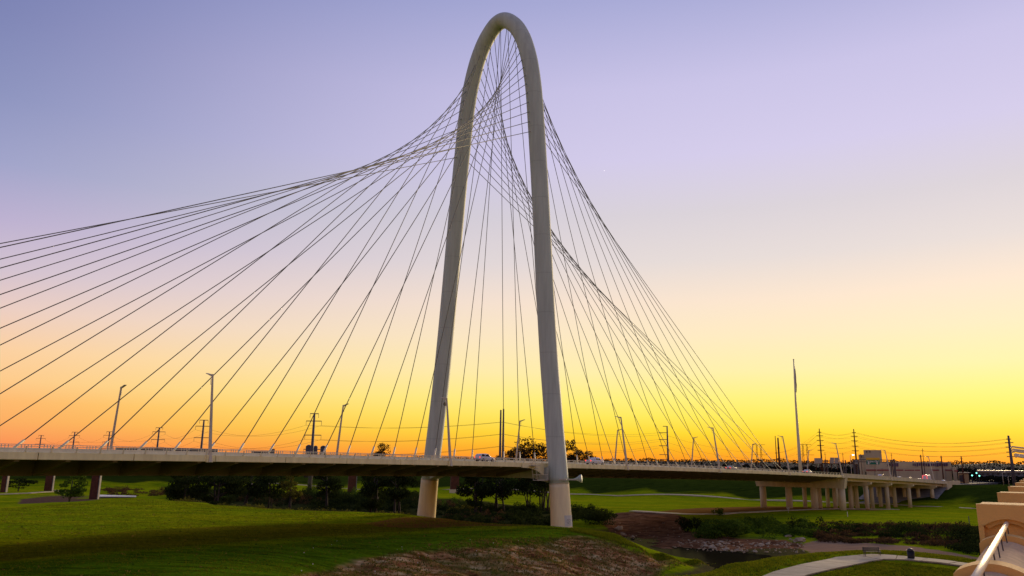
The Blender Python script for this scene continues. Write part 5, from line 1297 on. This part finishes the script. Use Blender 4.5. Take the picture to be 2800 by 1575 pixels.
# ------------------------------------------------------------------ camera-side bank: bench and bin
def bench(px, py):
    p = on_ground(px, py, 1.4); p[2] += .2; dv = np.array([math.cos(R(-4)), math.sin(R(-4)), 0]); nv = np.array([-dv[1], dv[0], 0])
    o = thing('park_bench', 'dark slatted park bench at the bend of the footpath', 'bench', p); L = 2.1
    for k in range(4): MB().box(p + nv * (-.18 + k * .13) + Z_ * .46, (L, .1, .04), (dv, nv, Z_)).build('seat_slat', M['dark_metal'], o)
    for k in range(4): MB().box(p + nv * (.3 + k * .03) + Z_ * (.56 + k * .12), (L, .035, .1), (dv, nv, Z_)).build('back_slat', M['dark_metal'], o)
    for sx in (-1, 1):
        for y in (-.2, .26): MB().bar(p + dv * sx * .92 + nv * y - Z_ * .1, p + dv * sx * .92 + nv * y + Z_ * (.66 if y < 0 else .5), .06).build('leg', M['dark_metal'], o)
        MB().bar(p + dv * sx * .92 + nv * -.22 + Z_ * .66, p + dv * sx * .92 + nv * .32 + Z_ * .68, .06).build('armrest', M['dark_metal'], o)
        MB().bar(p + dv * sx * .92 + nv * .26 + Z_ * .3, p + dv * sx * .92 + nv * .4 + Z_ * 1.0, .06).build('back_support', M['dark_metal'], o)


bench(2386, 1524)
p = on_ground(2492, 1531, 1.4); p[2] += .12; bo = thing('litter_bin', 'black round litter bin beside the footpath right of the bench', 'bin', p)
MB().tube([p - Z_ * .1, p + Z_ * .1, p + Z_ * .95], [.36, .40, .43], 20).build('body', M['black'], bo, True)
MB().tube([p + Z_ * .96, p + Z_ * 1.02], .46, 20).build('rim', M['dark_metal'], bo)
MB().tube([p + Z_ * 1.0, p + Z_ * 1.16, p + Z_ * 1.24], [.4, .3, .12], 20).build('lid', M['dark_metal'], bo, True)

# ------------------------------------------------------------------ footbridge parapet in the foreground
PA = R(34.1); pd = np.array([math.sin(PA), math.cos(PA), 0]); pr = np.array([pd[1], -pd[0], 0])
PO = np.array([5.58, 9.51, 0.0]) + pr * .283           # centre line of the parapet at the first pier
EZ = EYE[2]


def F(a, r_, dz): return PO + pd * a + pr * r_ + Z_ * (EZ - dz)


par = thing('footbridge_parapet', 'tan concrete parapet with arched pilasters at the lower right', 'parapet', F(0, 0, 1.9))


def arc_section(w, top, edge, bottom, k=8):
    """wall section with a low arched top"""
    pts_ = [(-w, bottom), (-w, edge + .03), (-w + .03, edge)]
    for j in range(1, k): 
        x = -w + .03 + (2 * w - .06) * j / k; u = x / (w - .03); pts_.append((x, edge - (edge - top) * (1 - u * u)))
    return pts_ + [(w - .03, edge), (w, edge + .03), (w, bottom)]


def coping(a0, a1, w, top, edge, name, mt, bottom=2.2):
    return MB().loft([[F(a, r_, dz) for r_, dz in arc_section(w, top, edge, bottom)] for a in (a0, a1)]).build(name, mt, par)


NP = 24; SP = 5.05
for k_ in range(0, NP):
    a = k_ * SP
    # pilaster: block with an arched recess on its near face
    W2 = .30
    pil = MB().loft([[F(a + o + (.0), x, dz) for x, dz in ((-W2, 2.3), (-W2, .47), (-W2 + .035, .435), (W2 - .035, .435), (W2, .47), (W2, 2.3))] for o in (.10, .62)]).build('pilaster', M['parapet'], par)
    fr0 = []
    for rw, rt_, o0, o1 in ((.245, .60, .03, .10), ):
        outer = [(-W2, 2.3), (-W2, .47), (-W2 + .035, .435), (W2 - .035, .435), (W2, .47), (W2, 2.3)]
        # frame around the arch made of three pieces: two jambs and a head with an arched soffit
        hd = MB(); n_ = 10; top_l = [(-W2 + 2 * W2 * j / n_) for j in range(n_ + 1)]
        lo = [(x, .60 + .085 * (x / rw) ** 2 if abs(x) <= rw else .70) for x in top_l]
        for j in range(n_):
            q = [(top_l[j], .437), (top_l[j + 1], .437), lo[j + 1], lo[j]]
            hd.loft([[F(a + o, x, dz) for x, dz in q] for o in (0.0, .102)])
        hd.build('arch_head', M['parapet'], pil)
        for sx in (-1, 1):
            MB().loft([[F(a + o, sx * x, dz) for x, dz in ((.245, .69), (W2, .69), (W2, 2.3), (.245, 2.3))] for o in (0.0, .102)]).build('jamb', M['parapet'], pil)
        hd = MB(); n_ = 8; top_l = [(-.245 + .49 * j / n_) for j in range(n_ + 1)]
        for j in range(n_):
            q = [(top_l[j], .60 + .085 * (top_l[j] / .245) ** 2 - .002), (top_l[j + 1], .60 + .085 * (top_l[j + 1] / .245) ** 2 - .002), (top_l[j + 1] * .8, .648 + .07 * (top_l[j + 1] / .245) ** 2), (top_l[j] * .8, .648 + .07 * (top_l[j] / .245) ** 2)]
            hd.loft([[F(a + o, x, dz) for x, dz in q] for o in (.05, .102)])
        hd.build('arch_moulding', M['parapet'], pil)
    # low wall up to the next pilaster: wide blocks with narrower saddles between them
    b0 = a + .62
    segs = [(0, .28, .21, .79), (.30, .60, .265, .735), (.62, 3.40, .21, .79), (3.42, 3.72, .265, .735), (3.74, SP - .62, .21, .79)]
    for s0, s1, w, tp in segs:
        wide = w > .22
        coping(b0 + s0, b0 + min(s1, SP - .62), w, tp, tp + .065, 'coping_block' if wide else 'coping', M['parapet'] if wide else M['parapet_cap'])
    if k_ < 14:
        hr = MB().tube([F(b0 - .02, -.02, .645), F(b0 + SP - .6, -.02, .645)], .024, 14).build('handrail', M['handrail'], par, True)
        for q in (.35, 1.25, 2.2, 3.1, 4.0): MB().tube([F(b0 + q, -.02, .66), F(b0 + q, -.01, .81)], .006, 6).build('bracket', M['dark_metal'], hr)
for a0 in (-.72, -3.72, -6.72):                    # the stretch beside the camera: wide blocks with narrower saddles
    coping(a0, a0 + .30, .265, .735, .80, 'coping_block', M['parapet']); coping(a0 + .32, a0 + (.70 if a0 > -1 else 2.98), .215, .79, .85, 'coping', M['parapet_cap'])
hr = MB().tube([F(-9, .03, .645), F(.12, -.01, .645)], .024, 16).build('handrail', M['handrail'], par, True)
for q in (-.25, -.95, -1.9, -2.6, -3.3, -4.6): MB().tube([F(q, 0, .66), F(q, .01, .80)], .006, 6).build('bracket', M['dark_metal'], hr)
wk = MB().loft([[F(a, r_, dz) for r_, dz in ((.30, 1.75), (9, 1.75), (9, 2.6), (-.36, 2.6), (-.36, 2.28), (.30, 2.28))] for a in (-12, 170)]).build('footbridge', M['parapet_cap'])
tag(wk, 'footbridge deck the parapet stands on', None, None, 'structure')
for a in (30, 70, 110, 150):
    q = F(a, 4.2, 0); zz = ground_z(q[0], q[1])
    MB().loft([[np.array([q[0], q[1], z]) + pd * x + pr * y for x, y in ((-.8, -4), (.8, -4), (.8, 4), (-.8, 4))] for z in (zz - 1, EZ - 2.61)]).build('bridge_pier', M['parapet_cap'], wk)
# shade frame with curved tubes over the walkway
sf = thing('shade_frame', 'curved pale steel tubes of a shade frame at the right edge', 'shade frame', F(34, 2.5, 1.75))
fr_ = MB()
tips = [((2768, 1221), (2766, 1227)), ((2770, 1228), (2768, 1233)), ((2772, 1233), (2770, 1238)), ((2776, 1241.5), (2774.5, 1246)), ((2779, 1245), (2777, 1249)), ((2781, 1248), (2779, 1252))]
for k_, ((ax, ay), (bx, by)) in enumerate(tips):
    d = 42 - k_ * .6; p0, p1 = at(bx, by, d), at(ax, ay, d); p2 = at(ax + 14, ay + 2.5, d); p3 = at(ax + 60, ay + 7, d)
    MB().tube([p0, (p0 + p1) / 2 + (p0 - p2) * .15, p1, p2, p3], [.02, .028, .034, .038, .04], 8).build('curved_tube', M['handrail'], sf, True)
pb = at(2842, 1232, 42); MB().tube([np.array([pb[0], pb[1], EZ - 1.8]), pb + Z_ * .3], [.12, .09], 10).build('post', M['handrail'], sf, True)

# person leaning at the parapet, cut by the right edge of the picture
pp = F(17.0, .62, 1.75); pe = thing('person', 'person in dark clothes standing at the parapet, right picture edge', 'person', pp)
J = {'pel': (0, 0, .95), 'ch': (0, 0, 1.32), 'nk': (0, .02, 1.52), 'hd': (0, .04, 1.66), 'ls': (-.18, 0, 1.43), 'rs': (.18, 0, 1.43), 'le': (-.3, .1, 1.16), 're': (.28, .06, 1.14), 'lh': (-.22, .3, 1.08), 'rh': (.3, .2, .9), 'lk': (-.1, .04, .5), 'rk': (.12, .0, .5), 'lf': (-.11, 0, .08), 'rf': (.13, -.02, .08), 'lt': (-.12, .2, .04), 'rt': (.14, .18, .04)}
Rd = {'pel': .15, 'ch': .17, 'nk': .06, 'hd': .1, 'ls': .085, 'rs': .085, 'le': .055, 're': .055, 'lh': .04, 'rh': .04, 'lk': .075, 'rk': .075, 'lf': .05, 'rf': .05, 'lt': .04, 'rt': .04}
names = list(J); ed = [('pel', 'ch'), ('ch', 'nk'), ('nk', 'hd'), ('ch', 'ls'), ('ch', 'rs'), ('ls', 'le'), ('le', 'lh'), ('rs', 're'), ('re', 'rh'), ('pel', 'lk'), ('pel', 'rk'), ('lk', 'lf'), ('rk', 'rf'), ('lf', 'lt'), ('rf', 'rt')]
me = bpy.data.meshes.new('body'); me.from_pydata([J[q] for q in names], [(names.index(a), names.index(b_)) for a, b_ in ed], [])
bo = link_mesh('body', me, M['jacket'], pe); sk = bo.modifiers.new('skin', 'SKIN'); sv = me.skin_vertices[0].data
for q, nm in enumerate(names): sv[q].radius = (Rd[nm], Rd[nm] * (.75 if nm in ('pel', 'ch') else 1)); sv[q].use_root = nm == 'pel'
bo.modifiers.new('smooth', 'SUBSURF').levels = 1
bo.modifiers['smooth'].render_levels = 1
hm = bmesh.new(); bmesh.ops.create_uvsphere(hm, u_segments=14, v_segments=10, radius=1)
for v in hm.verts: v.co = Vector((v.co.x * .085, v.co.y * .105 + .045 + (.015 if v.co.y > .9 else 0), v.co.z * .125 + 1.665))
hme = bpy.data.meshes.new('face'); hm.to_mesh(hme); hm.free(); link_mesh('face', hme, M['skin'], pe, True)
hm = bmesh.new(); bmesh.ops.create_uvsphere(hm, u_segments=14, v_segments=10, radius=1)
for v in hm.verts: v.co = Vector((v.co.x * .095, v.co.y * .11 + .025, max(v.co.z, -.25 if v.co.y < 0 else .35) * .13 + 1.675))
hme = bpy.data.meshes.new('hair'); hm.to_mesh(hme); hm.free(); link_mesh('hair', hme, M['black'], pe, True)
for sx, nm in ((-1, 'lh'), (1, 'rh')):
    b0 = np.array(J[nm]); hb = MB(); hb.tube([b0, b0 + np.array([0, .05, -.03]), b0 + np.array([0, .09, -.05])], [.035, .042, .034], 8)
    for f in range(4):
        o0 = b0 + np.array([(-.03 + .02 * f), .09, -.05]); hb.tube([o0, o0 + np.array([0, .035, -.015]), o0 + np.array([0, .05 + .008 * (1 if f in (1, 2) else 0), -.045])], [.01, .009, .007], 6)
    o0 = b0 + np.array([-sx * .035, .05, -.03]); hb.tube([o0, o0 + np.array([-sx * .03, .03, -.01]), o0 + np.array([-sx * .025, .055, -.03])], [.012, .01, .008], 6)
    hb.build('hand', M['skin'], pe, True, local=True)
pe.rotation_euler = (0, 0, R(100))
